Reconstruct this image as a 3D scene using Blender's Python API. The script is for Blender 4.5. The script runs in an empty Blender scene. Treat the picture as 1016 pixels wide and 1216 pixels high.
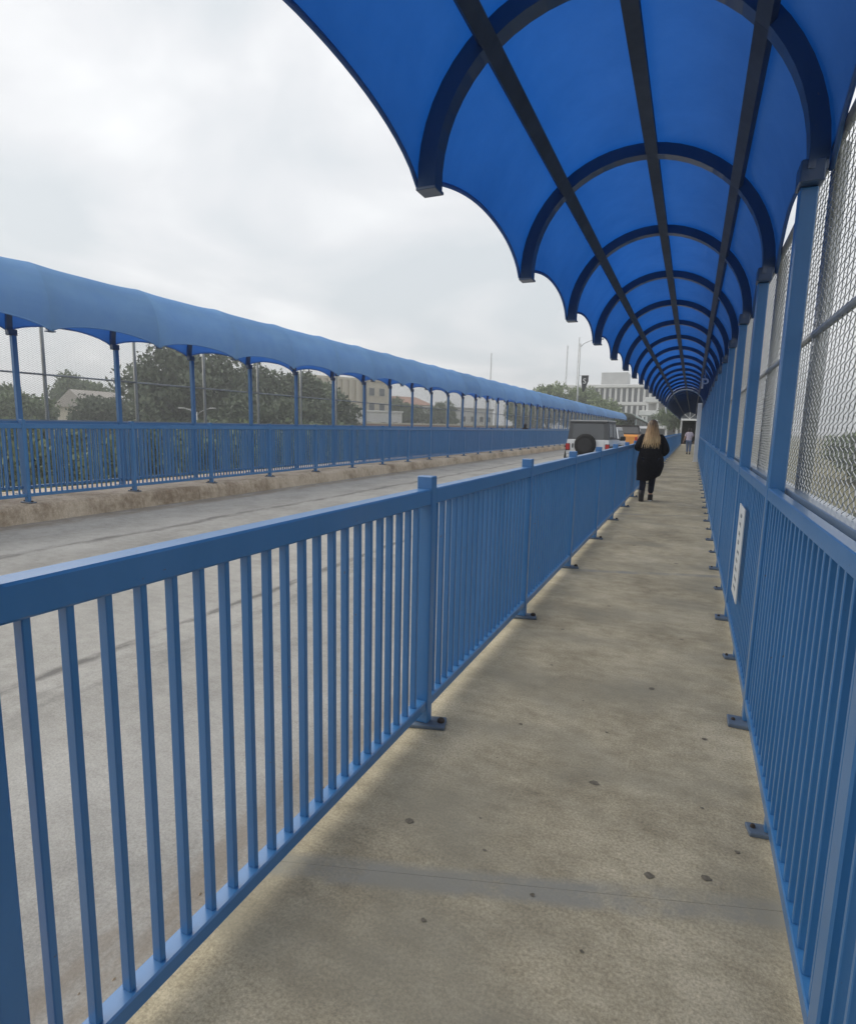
import bpy, bmesh, math, random
from mathutils import Vector, Matrix
R = math.radians
scene = bpy.context.scene
COL = scene.collection
random.seed(7)

# ------------------------------------------------------------------ camera
F_PX, YAW, PITCH, ROLL = 689.45, -0.4205, -0.1481, 0.0219
cam_data = bpy.data.cameras.new('camera')
cam = bpy.data.objects.new('camera', cam_data)
COL.objects.link(cam)
cam_data.sensor_fit = 'VERTICAL'
cam_data.sensor_height = 24.0
cam_data.lens = 24.0 * F_PX / 1216.0
cam_data.clip_start = 0.05
cam_data.clip_end = 3000.0
_f = Vector((math.sin(YAW) * math.cos(PITCH), math.cos(YAW) * math.cos(PITCH), math.sin(PITCH)))
_r = Vector((math.cos(YAW), -math.sin(YAW), 0.0))
_u = _r.cross(_f)
_r2 = math.cos(ROLL) * _r + math.sin(ROLL) * _u
_u2 = -math.sin(ROLL) * _r + math.cos(ROLL) * _u
cam.matrix_world = Matrix(((_r2.x, _u2.x, -_f.x, 0.0), (_r2.y, _u2.y, -_f.y, 0.0), (_r2.z, _u2.z, -_f.z, 1.55), (0, 0, 0, 1)))
scene.camera = cam

# ------------------------------------------------------------------ world, sun, exposure
SUN_EL, SUN_AZ = R(44), R(-85)          # azimuth from +Y towards +X
world = bpy.data.worlds.new('World')
scene.world = world
world.use_nodes = True
wt = world.node_tree
wt.nodes.clear()
def wn(t, **k):
    n = wt.nodes.new(t)
    for a, b in k.items(): setattr(n, a, b)
    return n
sky = wn('ShaderNodeTexSky', sky_type='NISHITA', sun_disc=False, sun_elevation=SUN_EL, sun_rotation=SUN_AZ, dust_density=3.0)
tc = wn('ShaderNodeTexCoord')
sep = wn('ShaderNodeSeparateXYZ'); wt.links.new(tc.outputs['Generated'], sep.inputs[0])
zc = wn('ShaderNodeMath', operation='MAXIMUM'); wt.links.new(sep.outputs['Z'], zc.inputs[0]); zc.inputs[1].default_value = 0.0
za = wn('ShaderNodeMath', operation='ADD'); wt.links.new(zc.outputs[0], za.inputs[0]); za.inputs[1].default_value = 0.22
dx = wn('ShaderNodeMath', operation='DIVIDE'); wt.links.new(sep.outputs['X'], dx.inputs[0]); wt.links.new(za.outputs[0], dx.inputs[1])
dy = wn('ShaderNodeMath', operation='DIVIDE'); wt.links.new(sep.outputs['Y'], dy.inputs[0]); wt.links.new(za.outputs[0], dy.inputs[1])
cmb = wn('ShaderNodeCombineXYZ'); wt.links.new(dx.outputs[0], cmb.inputs[0]); wt.links.new(dy.outputs[0], cmb.inputs[1])
n1 = wn('ShaderNodeTexNoise'); n1.inputs['Scale'].default_value = 1.15; n1.inputs['Detail'].default_value = 5; n1.inputs['Roughness'].default_value = 0.5
n1.inputs['Distortion'].default_value = 0.5
cmb.inputs[2].default_value = 8.3
wt.links.new(cmb.outputs[0], n1.inputs['Vector'])
cr = wn('ShaderNodeValToRGB')
cr.color_ramp.elements[0].position = 0.36; cr.color_ramp.elements[0].color = (0.66, 0.705, 0.735, 1)
cr.color_ramp.elements[1].position = 0.63; cr.color_ramp.elements[1].color = (0.97, 0.98, 0.985, 1)
e = cr.color_ramp.elements.new(0.50); e.color = (0.80, 0.815, 0.835, 1)
wt.links.new(n1.outputs['Fac'], cr.inputs[0])
scl = wn('ShaderNodeMix', data_type='RGBA', blend_type='MULTIPLY'); scl.inputs['Factor'].default_value = 1.0
wt.links.new(cr.outputs[0], scl.inputs['A']); scl.inputs['B'].default_value = (7.15, 7.15, 7.15, 1)
mx = wn('ShaderNodeMix', data_type='RGBA'); mx.inputs['Factor'].default_value = 0.93
wt.links.new(sky.outputs[0], mx.inputs['A']); wt.links.new(scl.outputs['Result'], mx.inputs['B'])
bg = wn('ShaderNodeBackground'); bg.inputs['Strength'].default_value = 0.1
wt.links.new(mx.outputs['Result'], bg.inputs['Color'])
out = wn('ShaderNodeOutputWorld'); wt.links.new(bg.outputs[0], out.inputs[0])

sd = bpy.data.lights.new('sun', 'SUN')
sd.energy = 1.5; sd.angle = R(75); sd.color = (1.0, 0.96, 0.9)
sun = bpy.data.objects.new('sun', sd); COL.objects.link(sun)
_sd = Vector((math.sin(SUN_AZ) * math.cos(SUN_EL), math.cos(SUN_AZ) * math.cos(SUN_EL), math.sin(SUN_EL)))
sun.rotation_euler = _sd.to_track_quat('Z', 'Y').to_euler()
vs = scene.view_settings
vs.view_transform = 'Standard'; vs.look = 'None'; vs.gamma = 1.0; vs.use_curve_mapping = False; vs.exposure = 0.68
scene.cycles.max_bounces = 8
scene.cycles.transmission_bounces = 6

# ------------------------------------------------------------------ materials
def mat(name, base, rough=0.6, spec=0.4, metal=0.0, var=0.0, vscale=4.0, bump=0.0, bscale=60.0, base2=None, coords='Object', stretch=None):
    m = bpy.data.materials.new(name); m.use_nodes = True
    nt = m.node_tree; b = nt.nodes['Principled BSDF']
    b.inputs['Base Color'].default_value = (*base, 1); b.inputs['Roughness'].default_value = rough
    b.inputs['Specular IOR Level'].default_value = spec; b.inputs['Metallic'].default_value = metal
    if var or bump or base2:
        t = nt.nodes.new('ShaderNodeTexCoord'); vec = t.outputs[coords]
        if stretch:
            mp = nt.nodes.new('ShaderNodeMapping'); mp.inputs['Scale'].default_value = stretch
            nt.links.new(vec, mp.inputs[0]); vec = mp.outputs[0]
    if var or base2:
        n = nt.nodes.new('ShaderNodeTexNoise'); n.inputs['Scale'].default_value = vscale; n.inputs['Detail'].default_value = 6; n.inputs['Roughness'].default_value = .62
        nt.links.new(vec, n.inputs['Vector'])
        r = nt.nodes.new('ShaderNodeValToRGB')
        c2 = base2 or tuple(c * (1 + var) for c in base); c1 = base if base2 else tuple(c * (1 - var) for c in base)
        r.color_ramp.elements[0].position = .33; r.color_ramp.elements[1].position = .67
        r.color_ramp.elements[0].color = (*c1, 1); r.color_ramp.elements[1].color = (*c2, 1)
        nt.links.new(n.outputs['Fac'], r.inputs[0]); nt.links.new(r.outputs[0], b.inputs['Base Color'])
    if bump:
        n2 = nt.nodes.new('ShaderNodeTexNoise'); n2.inputs['Scale'].default_value = bscale; n2.inputs['Detail'].default_value = 5
        nt.links.new(vec, n2.inputs['Vector'])
        bp = nt.nodes.new('ShaderNodeBump'); bp.inputs['Strength'].default_value = bump; bp.inputs['Distance'].default_value = .01
        nt.links.new(n2.outputs['Fac'], bp.inputs['Height']); nt.links.new(bp.outputs[0], b.inputs['Normal'])
    return m

def paint_material(name, base, rough):
    m = mat(name, base, rough, .5)
    nt = m.node_tree; b = nt.nodes['Principled BSDF']; L = nt.links.new
    b.inputs['Coat Weight'].default_value = .5; b.inputs['Coat Roughness'].default_value = .16; b.inputs['Coat IOR'].default_value = 1.55
    g = nt.nodes.new('ShaderNodeNewGeometry')
    n = nt.nodes.new('ShaderNodeTexNoise'); n.inputs['Scale'].default_value = 3.5; n.inputs['Detail'].default_value = 8; n.inputs['Roughness'].default_value = .65
    mp = nt.nodes.new('ShaderNodeMapping'); mp.inputs['Scale'].default_value = (1, 1, .35)
    L(g.outputs['Position'], mp.inputs[0]); L(mp.outputs[0], n.inputs['Vector'])
    r = nt.nodes.new('ShaderNodeValToRGB'); r.color_ramp.elements[0].position = .3; r.color_ramp.elements[1].position = .72
    r.color_ramp.elements[0].color = (*[c * .86 for c in base], 1)
    r.color_ramp.elements[1].color = (*[c * .98 + .014 for c in base], 1)
    L(n.outputs['Fac'], r.inputs[0])
    # worn specks where the paint has chipped
    v = nt.nodes.new('ShaderNodeTexNoise'); v.inputs['Scale'].default_value = 45; v.inputs['Detail'].default_value = 3
    L(g.outputs['Position'], v.inputs['Vector'])
    r2 = nt.nodes.new('ShaderNodeValToRGB'); r2.color_ramp.elements[0].position = .72; r2.color_ramp.elements[1].position = .77
    L(v.outputs['Fac'], r2.inputs[0])
    mix = nt.nodes.new('ShaderNodeMix'); mix.data_type = 'RGBA'
    L(r2.outputs[0], mix.inputs['Factor']); L(r.outputs[0], mix.inputs['A']); mix.inputs['B'].default_value = (.09, .10, .12, 1)
    L(mix.outputs['Result'], b.inputs['Base Color'])
    rr = nt.nodes.new('ShaderNodeMapRange'); rr.inputs['To Min'].default_value = rough - .1; rr.inputs['To Max'].default_value = rough + .14
    L(n.outputs['Fac'], rr.inputs['Value']); L(rr.outputs[0], b.inputs['Roughness'])
    bp = nt.nodes.new('ShaderNodeBump'); bp.inputs['Strength'].default_value = .12; bp.inputs['Distance'].default_value = .004
    L(v.outputs['Fac'], bp.inputs['Height']); L(bp.outputs[0], b.inputs['Normal'])
    return m

M = {}
M['blue'] = paint_material('blue_paint', (.040, .185, .425), .36)
M['blue_dark'] = paint_material('dark_blue_paint', (.032, .074, .155), .5)
M['purlin'] = mat('purlin_paint', (.052, .072, .105), .6, .3, var=.2)
M['galv'] = mat('galvanised_steel', (.42, .43, .43), .42, .5, .75, var=.18, vscale=12)
M['wire'] = mat('galvanised_wire', (.50, .50, .49), .38, .5, .8)
M['pipe_pale'] = mat('dull_galvanised_pipe', (.50, .50, .47), .6, .4, .1, var=.12, vscale=6)
M['wire_far'] = mat('dull_dark_wire', (.22, .225, .22), .6, .4, .3)  # wire of the far mesh, darker and duller grey than the near one
M['rail_grey'] = paint_material('grey_blue_paint', (.22, .29, .38), .35)
M['bolt'] = mat('rusty_bolt', (.06, .045, .035), .7, .3, var=.3, vscale=40)
M['plate'] = paint_material('plate_paint', (.105, .145, .20), .55)

def concrete(name, c_dark, c_mid, c_light, speck=.8, grit_hi=.74):
    m = mat(name, c_mid, .88, .25)
    nt = m.node_tree; b = nt.nodes['Principled BSDF']; L = nt.links.new
    g = nt.nodes.new('ShaderNodeNewGeometry')
    def noise(s, d, ro, off=(0, 0, 0), sc=(1, 1, 1)):
        mp = nt.nodes.new('ShaderNodeMapping'); mp.inputs['Location'].default_value = off; mp.inputs['Scale'].default_value = sc
        L(g.outputs['Position'], mp.inputs[0])
        n = nt.nodes.new('ShaderNodeTexNoise'); n.inputs['Scale'].default_value = s; n.inputs['Detail'].default_value = d; n.inputs['Roughness'].default_value = ro
        L(mp.outputs[0], n.inputs['Vector']); return n.outputs['Fac']
    big = noise(1.15, 6, .68, sc=(1.0, .8, 1)); mid = noise(7, 6, .7, (3, 1, 0), (1, 1.8, 1)); fine = noise(95, 5, .8); grit = noise(420, 2, .6)
    r = nt.nodes.new('ShaderNodeValToRGB'); r.color_ramp.elements[0].position = .3; r.color_ramp.elements[1].position = .72
    r.color_ramp.elements[0].color = (*c_dark, 1); r.color_ramp.elements[1].color = (*c_light, 1)
    ee = r.color_ramp.elements.new(.52); ee.color = (*c_mid, 1)
    ad = nt.nodes.new('ShaderNodeMath'); ad.operation = 'MULTIPLY_ADD'; L(mid, ad.inputs[0]); ad.inputs[1].default_value = .55
    L(big, ad.inputs[2])
    ad2 = nt.nodes.new('ShaderNodeMath'); ad2.operation = 'SUBTRACT'; L(ad.outputs[0], ad2.inputs[0]); ad2.inputs[1].default_value = .275
    L(ad2.outputs[0], r.inputs[0])
    col = r.outputs[0]
    r3 = nt.nodes.new('ShaderNodeValToRGB'); r3.color_ramp.elements[0].position = .36; r3.color_ramp.elements[1].position = .64
    r3.color_ramp.elements[0].color = (.55, .55, .55, 1); r3.color_ramp.elements[1].color = (1.32, 1.31, 1.28, 1)
    L(fine, r3.inputs[0])
    mu = nt.nodes.new('ShaderNodeMix'); mu.data_type = 'RGBA'; mu.blend_type = 'MULTIPLY'; mu.inputs['Factor'].default_value = speck
    L(col, mu.inputs['A']); L(r3.outputs[0], mu.inputs['B']); col = mu.outputs['Result']
    # pale exposed aggregate
    r4 = nt.nodes.new('ShaderNodeValToRGB'); r4.color_ramp.elements[0].position = grit_hi - .08; r4.color_ramp.elements[1].position = grit_hi
    L(grit, r4.inputs[0])
    mg = nt.nodes.new('ShaderNodeMix'); mg.data_type = 'RGBA'; L(r4.outputs[0], mg.inputs['Factor']); L(col, mg.inputs['A'])
    mg.inputs['B'].default_value = (*[min(.75, c * 1.55) for c in c_light], 1); col = mg.outputs['Result']
    L(col, b.inputs['Base Color'])
    hs = nt.nodes.new('ShaderNodeMath'); hs.operation = 'ADD'; L(fine, hs.inputs[0]); L(grit, hs.inputs[1])
    bp = nt.nodes.new('ShaderNodeBump'); bp.inputs['Strength'].default_value = .35; bp.inputs['Distance'].default_value = .004
    L(hs.outputs[0], bp.inputs['Height']); L(bp.outputs[0], b.inputs['Normal'])
    return m
def add_bands(m):
    nt = m.node_tree; b = nt.nodes['Principled BSDF']; L = nt.links.new; col = b.inputs['Base Color'].links[0].from_socket
    g = nt.nodes.new('ShaderNodeNewGeometry'); sp = nt.nodes.new('ShaderNodeSeparateXYZ'); L(g.outputs['Position'], sp.inputs[0])
    def math_(op, a, b_=None, c=None):
        n = nt.nodes.new('ShaderNodeMath'); n.operation = op
        for i, v in enumerate((a, b_, c)):
            if v is None: continue
            if isinstance(v, (int, float)): n.inputs[i].default_value = v
            else: L(v, n.inputs[i])
        return n.outputs[0]
    no = nt.nodes.new('ShaderNodeTexNoise'); no.inputs['Scale'].default_value = 2.2; no.inputs['Detail'].default_value = 7; no.inputs['Roughness'].default_value = .7
    L(g.outputs['Position'], no.inputs['Vector'])
    y = math_('MULTIPLY_ADD', sp.outputs['X'], -.33, sp.outputs['Y'])
    y = math_('MULTIPLY_ADD', no.outputs['Fac'], .10, y)
    ph = math_('ABSOLUTE', math_('SUBTRACT', math_('PINGPONG', math_('ADD', y, 100 * 4.86 - 1.95 + .01), 2.43), .02))
    mr = nt.nodes.new('ShaderNodeMapRange'); mr.inputs['From Min'].default_value = .06; mr.inputs['From Max'].default_value = .018; mr.inputs['To Max'].default_value = .85
    L(ph, mr.inputs['Value'])
    ms = nt.nodes.new('ShaderNodeMapRange'); ms.inputs['From Min'].default_value = .36; ms.inputs['From Max'].default_value = .55; L(no.outputs['Fac'], ms.inputs['Value'])
    mx_ = nt.nodes.new('ShaderNodeMix'); mx_.data_type = 'RGBA'; L(math_('MULTIPLY', mr.outputs[0], ms.outputs[0]), mx_.inputs['Factor']); L(col, mx_.inputs['A']); mx_.inputs['B'].default_value = (.27, .265, .235, 1)
    col = mx_.outputs['Result']
    # broad grey smears left by traffic along the middle of the walk
    n2 = nt.nodes.new('ShaderNodeTexNoise'); n2.inputs['Scale'].default_value = 1.3; n2.inputs['Detail'].default_value = 5; mp = nt.nodes.new('ShaderNodeMapping'); mp.inputs['Scale'].default_value = (.9, 1.6, 1); mp.inputs['Rotation'].default_value = (0, 0, -.32); mp.inputs['Location'].default_value = (4, 2, 0)
    L(g.outputs['Position'], mp.inputs[0]); L(mp.outputs[0], n2.inputs['Vector'])
    m2 = nt.nodes.new('ShaderNodeMapRange'); m2.inputs['From Min'].default_value = .46; m2.inputs['From Max'].default_value = .70; m2.inputs['To Max'].default_value = .75; L(n2.outputs['Fac'], m2.inputs['Value'])
    my = nt.nodes.new('ShaderNodeMix'); my.data_type = 'RGBA'; L(m2.outputs[0], my.inputs['Factor']); L(col, my.inputs['A']); my.inputs['B'].default_value = (.265, .243, .185, 1)
    L(my.outputs['Result'], b.inputs['Base Color']); return m
M['walk'] = concrete('walkway_concrete', (.275, .235, .163), (.44, .383, .272), (.58, .508, .373))
add_bands(M['walk'])
M['kerb'] = concrete('kerb_concrete', (.27, .205, .145), (.53, .44, .34), (.66, .57, .46))
M['filler'] = mat('joint_mortar', (.33, .315, .275), .8, .3, var=.25, vscale=9, bump=.2)
M['gum'] = mat('gum_stain', (.155, .135, .102), .75, .3, var=.3, vscale=60)

def asphalt():
    m = concrete('road_asphalt', (.29, .278, .255), (.375, .36, .332), (.44, .425, .395), .5, .82)
    nt = m.node_tree; b = nt.nodes['Principled BSDF']; L = nt.links.new
    src = b.inputs['Base Color'].links[0].from_socket
    g = nt.nodes.new('ShaderNodeNewGeometry'); sp = nt.nodes.new('ShaderNodeSeparateXYZ'); L(g.outputs['Position'], sp.inputs[0])
    n = nt.nodes.new('ShaderNodeTexNoise'); n.inputs['Scale'].default_value = .9; n.inputs['Detail'].default_value = 7; n.inputs['Roughness'].default_value = .7
    L(g.outputs['Position'], n.inputs['Vector'])
    n2 = nt.nodes.new('ShaderNodeTexNoise'); n2.inputs['Scale'].default_value = 6; n2.inputs['Detail'].default_value = 5; n2.inputs['Roughness'].default_value = .7
    mp = nt.nodes.new('ShaderNodeMapping'); mp.inputs['Scale'].default_value = (1, .3, 1); L(g.outputs['Position'], mp.inputs[0]); L(mp.outputs[0], n2.inputs['Vector'])
    col = src
    def line(x0, w, wob, strength, colr, thr):
        nonlocal col
        a = nt.nodes.new('ShaderNodeMath'); a.operation = 'MULTIPLY_ADD'; L(n.outputs['Fac'], a.inputs[0]); a.inputs[1].default_value = wob; L(sp.outputs['X'], a.inputs[2])
        s = nt.nodes.new('ShaderNodeMath'); s.operation = 'SUBTRACT'; L(a.outputs[0], s.inputs[0]); s.inputs[1].default_value = x0 + wob * .5
        ab = nt.nodes.new('ShaderNodeMath'); ab.operation = 'ABSOLUTE'; L(s.outputs[0], ab.inputs[0])
        mr = nt.nodes.new('ShaderNodeMapRange'); mr.inputs['From Min'].default_value = w; mr.inputs['From Max'].default_value = w * .3
        L(ab.outputs[0], mr.inputs['Value'])
        ms = nt.nodes.new('ShaderNodeMapRange'); ms.inputs['From Min'].default_value = thr; ms.inputs['From Max'].default_value = thr + .2; ms.inputs['To Max'].default_value = strength
        L(n2.outputs['Fac'], ms.inputs['Value'])
        mm = nt.nodes.new('ShaderNodeMath'); mm.operation = 'MULTIPLY'; L(mr.outputs[0], mm.inputs[0]); L(ms.outputs[0], mm.inputs[1])
        mx_ = nt.nodes.new('ShaderNodeMix'); mx_.data_type = 'RGBA'; L(mm.outputs[0], mx_.inputs['Factor']); L(col, mx_.inputs['A']); mx_.inputs['B'].default_value = (*colr, 1)
        col = mx_.outputs['Result']
    line(-3.77, .07, .25, .75, (.10, .095, .09), .35)     # tar seam
    line(-3.45, .32, .6, .55, (.15, .145, .135), .48)     # oil drips beside it
    line(-7.3, .12, .5, .7, (.13, .12, .11), .36)         # second seam
    line(-6.4, .5, .8, .3, (.18, .17, .16), .45)
    line(-1.55, .22, .3, .5, (.20, .155, .11), .36)       # silt along the gutter
    line(-9.0, .3, .4, .6, (.22, .17, .12), .35)
    line(-5.2, .10, .05, .5, (.55, .46, .30), .38)        # almost worn away yellow line
    L(col, b.inputs['Base Color'])
    return m
M['road'] = asphalt()

def fabric_material(name='canopy_fabric', kd=1.0, kt=1.0):
    m = bpy.data.materials.new(name); m.use_nodes = True
    nt = m.node_tree; nt.nodes.clear(); L = nt.links.new
    o = nt.nodes.new('ShaderNodeOutputMaterial')
    g = nt.nodes.new('ShaderNodeNewGeometry')
    n = nt.nodes.new('ShaderNodeTexNoise'); n.inputs['Scale'].default_value = 2.1; n.inputs['Detail'].default_value = 8; n.inputs['Roughness'].default_value = .68
    L(g.outputs['Position'], n.inputs['Vector'])
    def ramp(a, b_):
        r = nt.nodes.new('ShaderNodeValToRGB'); r.color_ramp.elements[0].position = .3; r.color_ramp.elements[1].position = .7
        r.color_ramp.elements[0].color = (*a, 1); r.color_ramp.elements[1].color = (*b_, 1); L(n.outputs['Fac'], r.inputs[0]); return r.outputs[0]
    oi = nt.nodes.new('ShaderNodeObjectInfo'); pr_ = nt.nodes.new('ShaderNodeMapRange'); pr_.inputs['To Min'].default_value = .86; pr_.inputs['To Max'].default_value = 1.06; L(oi.outputs['Random'], pr_.inputs['Value'])
    def vary(sock):
        mv = nt.nodes.new('ShaderNodeVectorMath'); mv.operation = 'SCALE'; L(sock, mv.inputs[0]); L(pr_.outputs[0], mv.inputs['Scale']); return mv.outputs[0]
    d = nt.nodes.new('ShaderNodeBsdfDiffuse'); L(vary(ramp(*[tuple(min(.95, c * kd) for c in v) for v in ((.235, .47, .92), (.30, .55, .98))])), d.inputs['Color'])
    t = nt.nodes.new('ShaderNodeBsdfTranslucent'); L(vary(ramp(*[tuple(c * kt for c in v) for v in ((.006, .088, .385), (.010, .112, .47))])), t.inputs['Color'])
    mx_ = nt.nodes.new('ShaderNodeMixShader'); mx_.inputs[0].default_value = .5; L(d.outputs[0], mx_.inputs[1]); L(t.outputs[0], mx_.inputs[2])
    gl = nt.nodes.new('ShaderNodeBsdfGlossy'); gl.inputs['Roughness'].default_value = .55; gl.inputs['Color'].default_value = (.6, .7, .8, 1)
    mx2 = nt.nodes.new('ShaderNodeMixShader'); mx2.inputs[0].default_value = .035; L(mx_.outputs[0], mx2.inputs[1]); L(gl.outputs[0], mx2.inputs[2])
    L(mx2.outputs[0], o.inputs[0])
    return m
M['fabric'] = fabric_material('canopy_fabric', .62, 1.0)  # diffuse lowered: shade of the near underside is put into the colour
M['fabric_far'] = fabric_material('sky_lit_canopy_fabric', 1.06, .9)  # lighter copy of the same fabric: daylight on its outside put into the colour
M['fabric_dark'] = fabric_material('shaded_canopy_fabric', .45, .22)  # darker copy: gloom under the farther canopy put into the colour
M['white_paint'] = mat('white_paint', (.74, .74, .72), .45, .5, var=.06)
M['white_car'] = mat('white_car_paint', (.78, .79, .80), .18, .6, var=.03, vscale=2)
M['roof_grey'] = mat('grey_hard_top', (.20, .205, .21), .45, .4, var=.1)
M['top_dark'] = mat('dark_hard_top', (.075, .078, .082), .5, .4, var=.1)
M['orange_car'] = mat('orange_car_paint', (.75, .30, .05), .25, .5, var=.08)
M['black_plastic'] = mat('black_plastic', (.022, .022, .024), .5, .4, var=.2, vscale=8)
M['tyre'] = mat('tyre_rubber', (.02, .02, .02), .8, .2, var=.25, vscale=20)
M['rim'] = mat('wheel_rim', (.25, .25, .26), .35, .5, .8)
M['glass_dark'] = mat('tinted_glass', (.07, .075, .08), .12, .8)
M['red_lens'] = mat('red_lens', (.45, .02, .02), .2, .5)
M['chrome'] = mat('licence_plate', (.65, .66, .66), .4)
M['bark'] = mat('bark', (.10, .075, .055), .9, .2, var=.3, vscale=5, bump=.6, bscale=12)
def leaf_mat(name, a, b_):
    m = mat(name, a, .6, .3); nt = m.node_tree; b = nt.nodes['Principled BSDF']
    g = nt.nodes.new('ShaderNodeNewGeometry'); r = nt.nodes.new('ShaderNodeValToRGB')
    r.color_ramp.elements[0].color = (*a, 1); r.color_ramp.elements[1].color = (*b_, 1)
    nt.links.new(g.outputs['Random Per Island'], r.inputs[0]); nt.links.new(r.outputs[0], b.inputs['Base Color'])
    return m
M['leaf_dark'] = leaf_mat('foliage_dark', (.075, .10, .065), (.16, .19, .12))
M['leaf_mid'] = leaf_mat('foliage_mid', (.09, .125, .072), (.19, .235, .125))
M['leaf_light'] = leaf_mat('foliage_light', (.12, .16, .075), (.23, .28, .13))
M['ground'] = mat('bank_ground', (.10, .10, .06), .95, .1, base2=(.19, .175, .11), vscale=.15)
M['bwhite'] = mat('white_render', (.68, .68, .66), .8, .2, var=.06, vscale=.6)
M['bcream'] = mat('cream_render', (.58, .53, .43), .85, .2, var=.07, vscale=.6)
M['bgrey'] = mat('grey_render', (.45, .45, .44), .85, .2, var=.08, vscale=.6)
M['bglass'] = mat('window_glass', (.11, .12, .13), .15, .5, var=.2, vscale=.8)
M['rred'] = mat('red_tile', (.36, .215, .165), .85, .2, var=.2, vscale=2)
M['rgrey'] = mat('grey_shingle', (.42, .385, .35), .9, .2, var=.15, vscale=3)
M['teal'] = mat('weathered_sheet', (.30, .36, .35), .6, .3, var=.1, vscale=1)
M['coat'] = mat('black_wool', (.012, .012, .016), .95, .15, var=.3, vscale=30, bump=.3, bscale=200)
M['jeans_dark'] = mat('dark_denim', (.018, .022, .038), .9, .2, var=.25, vscale=30)
M['jeans'] = mat('blue_denim', (.14, .20, .33), .9, .2, var=.25, vscale=20)
M['skin'] = mat('skin', (.48, .29, .20), .55, .4, var=.05)
M['lilac'] = mat('lilac_cotton', (.62, .55, .64), .9, .2, var=.06, vscale=15)
M['hair_dark'] = mat('dark_hair', (.018, .014, .012), .55, .4, var=.3, vscale=30)
M['sole'] = mat('white_rubber', (.7, .7, .68), .7)
M['boot'] = mat('black_leather', (.02, .018, .018), .45, .4, var=.2)
M['sign'] = mat('sign_plate', (.62, .64, .63), .5, .4, var=.08, vscale=6)
M['ink'] = mat('faded_ink', (.27, .29, .30), .7, .2, var=.3, vscale=50)
M['leaf_litter'] = mat('dry_leaf', (.42, .30, .11), .8, .2, var=.25, vscale=50)

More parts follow.
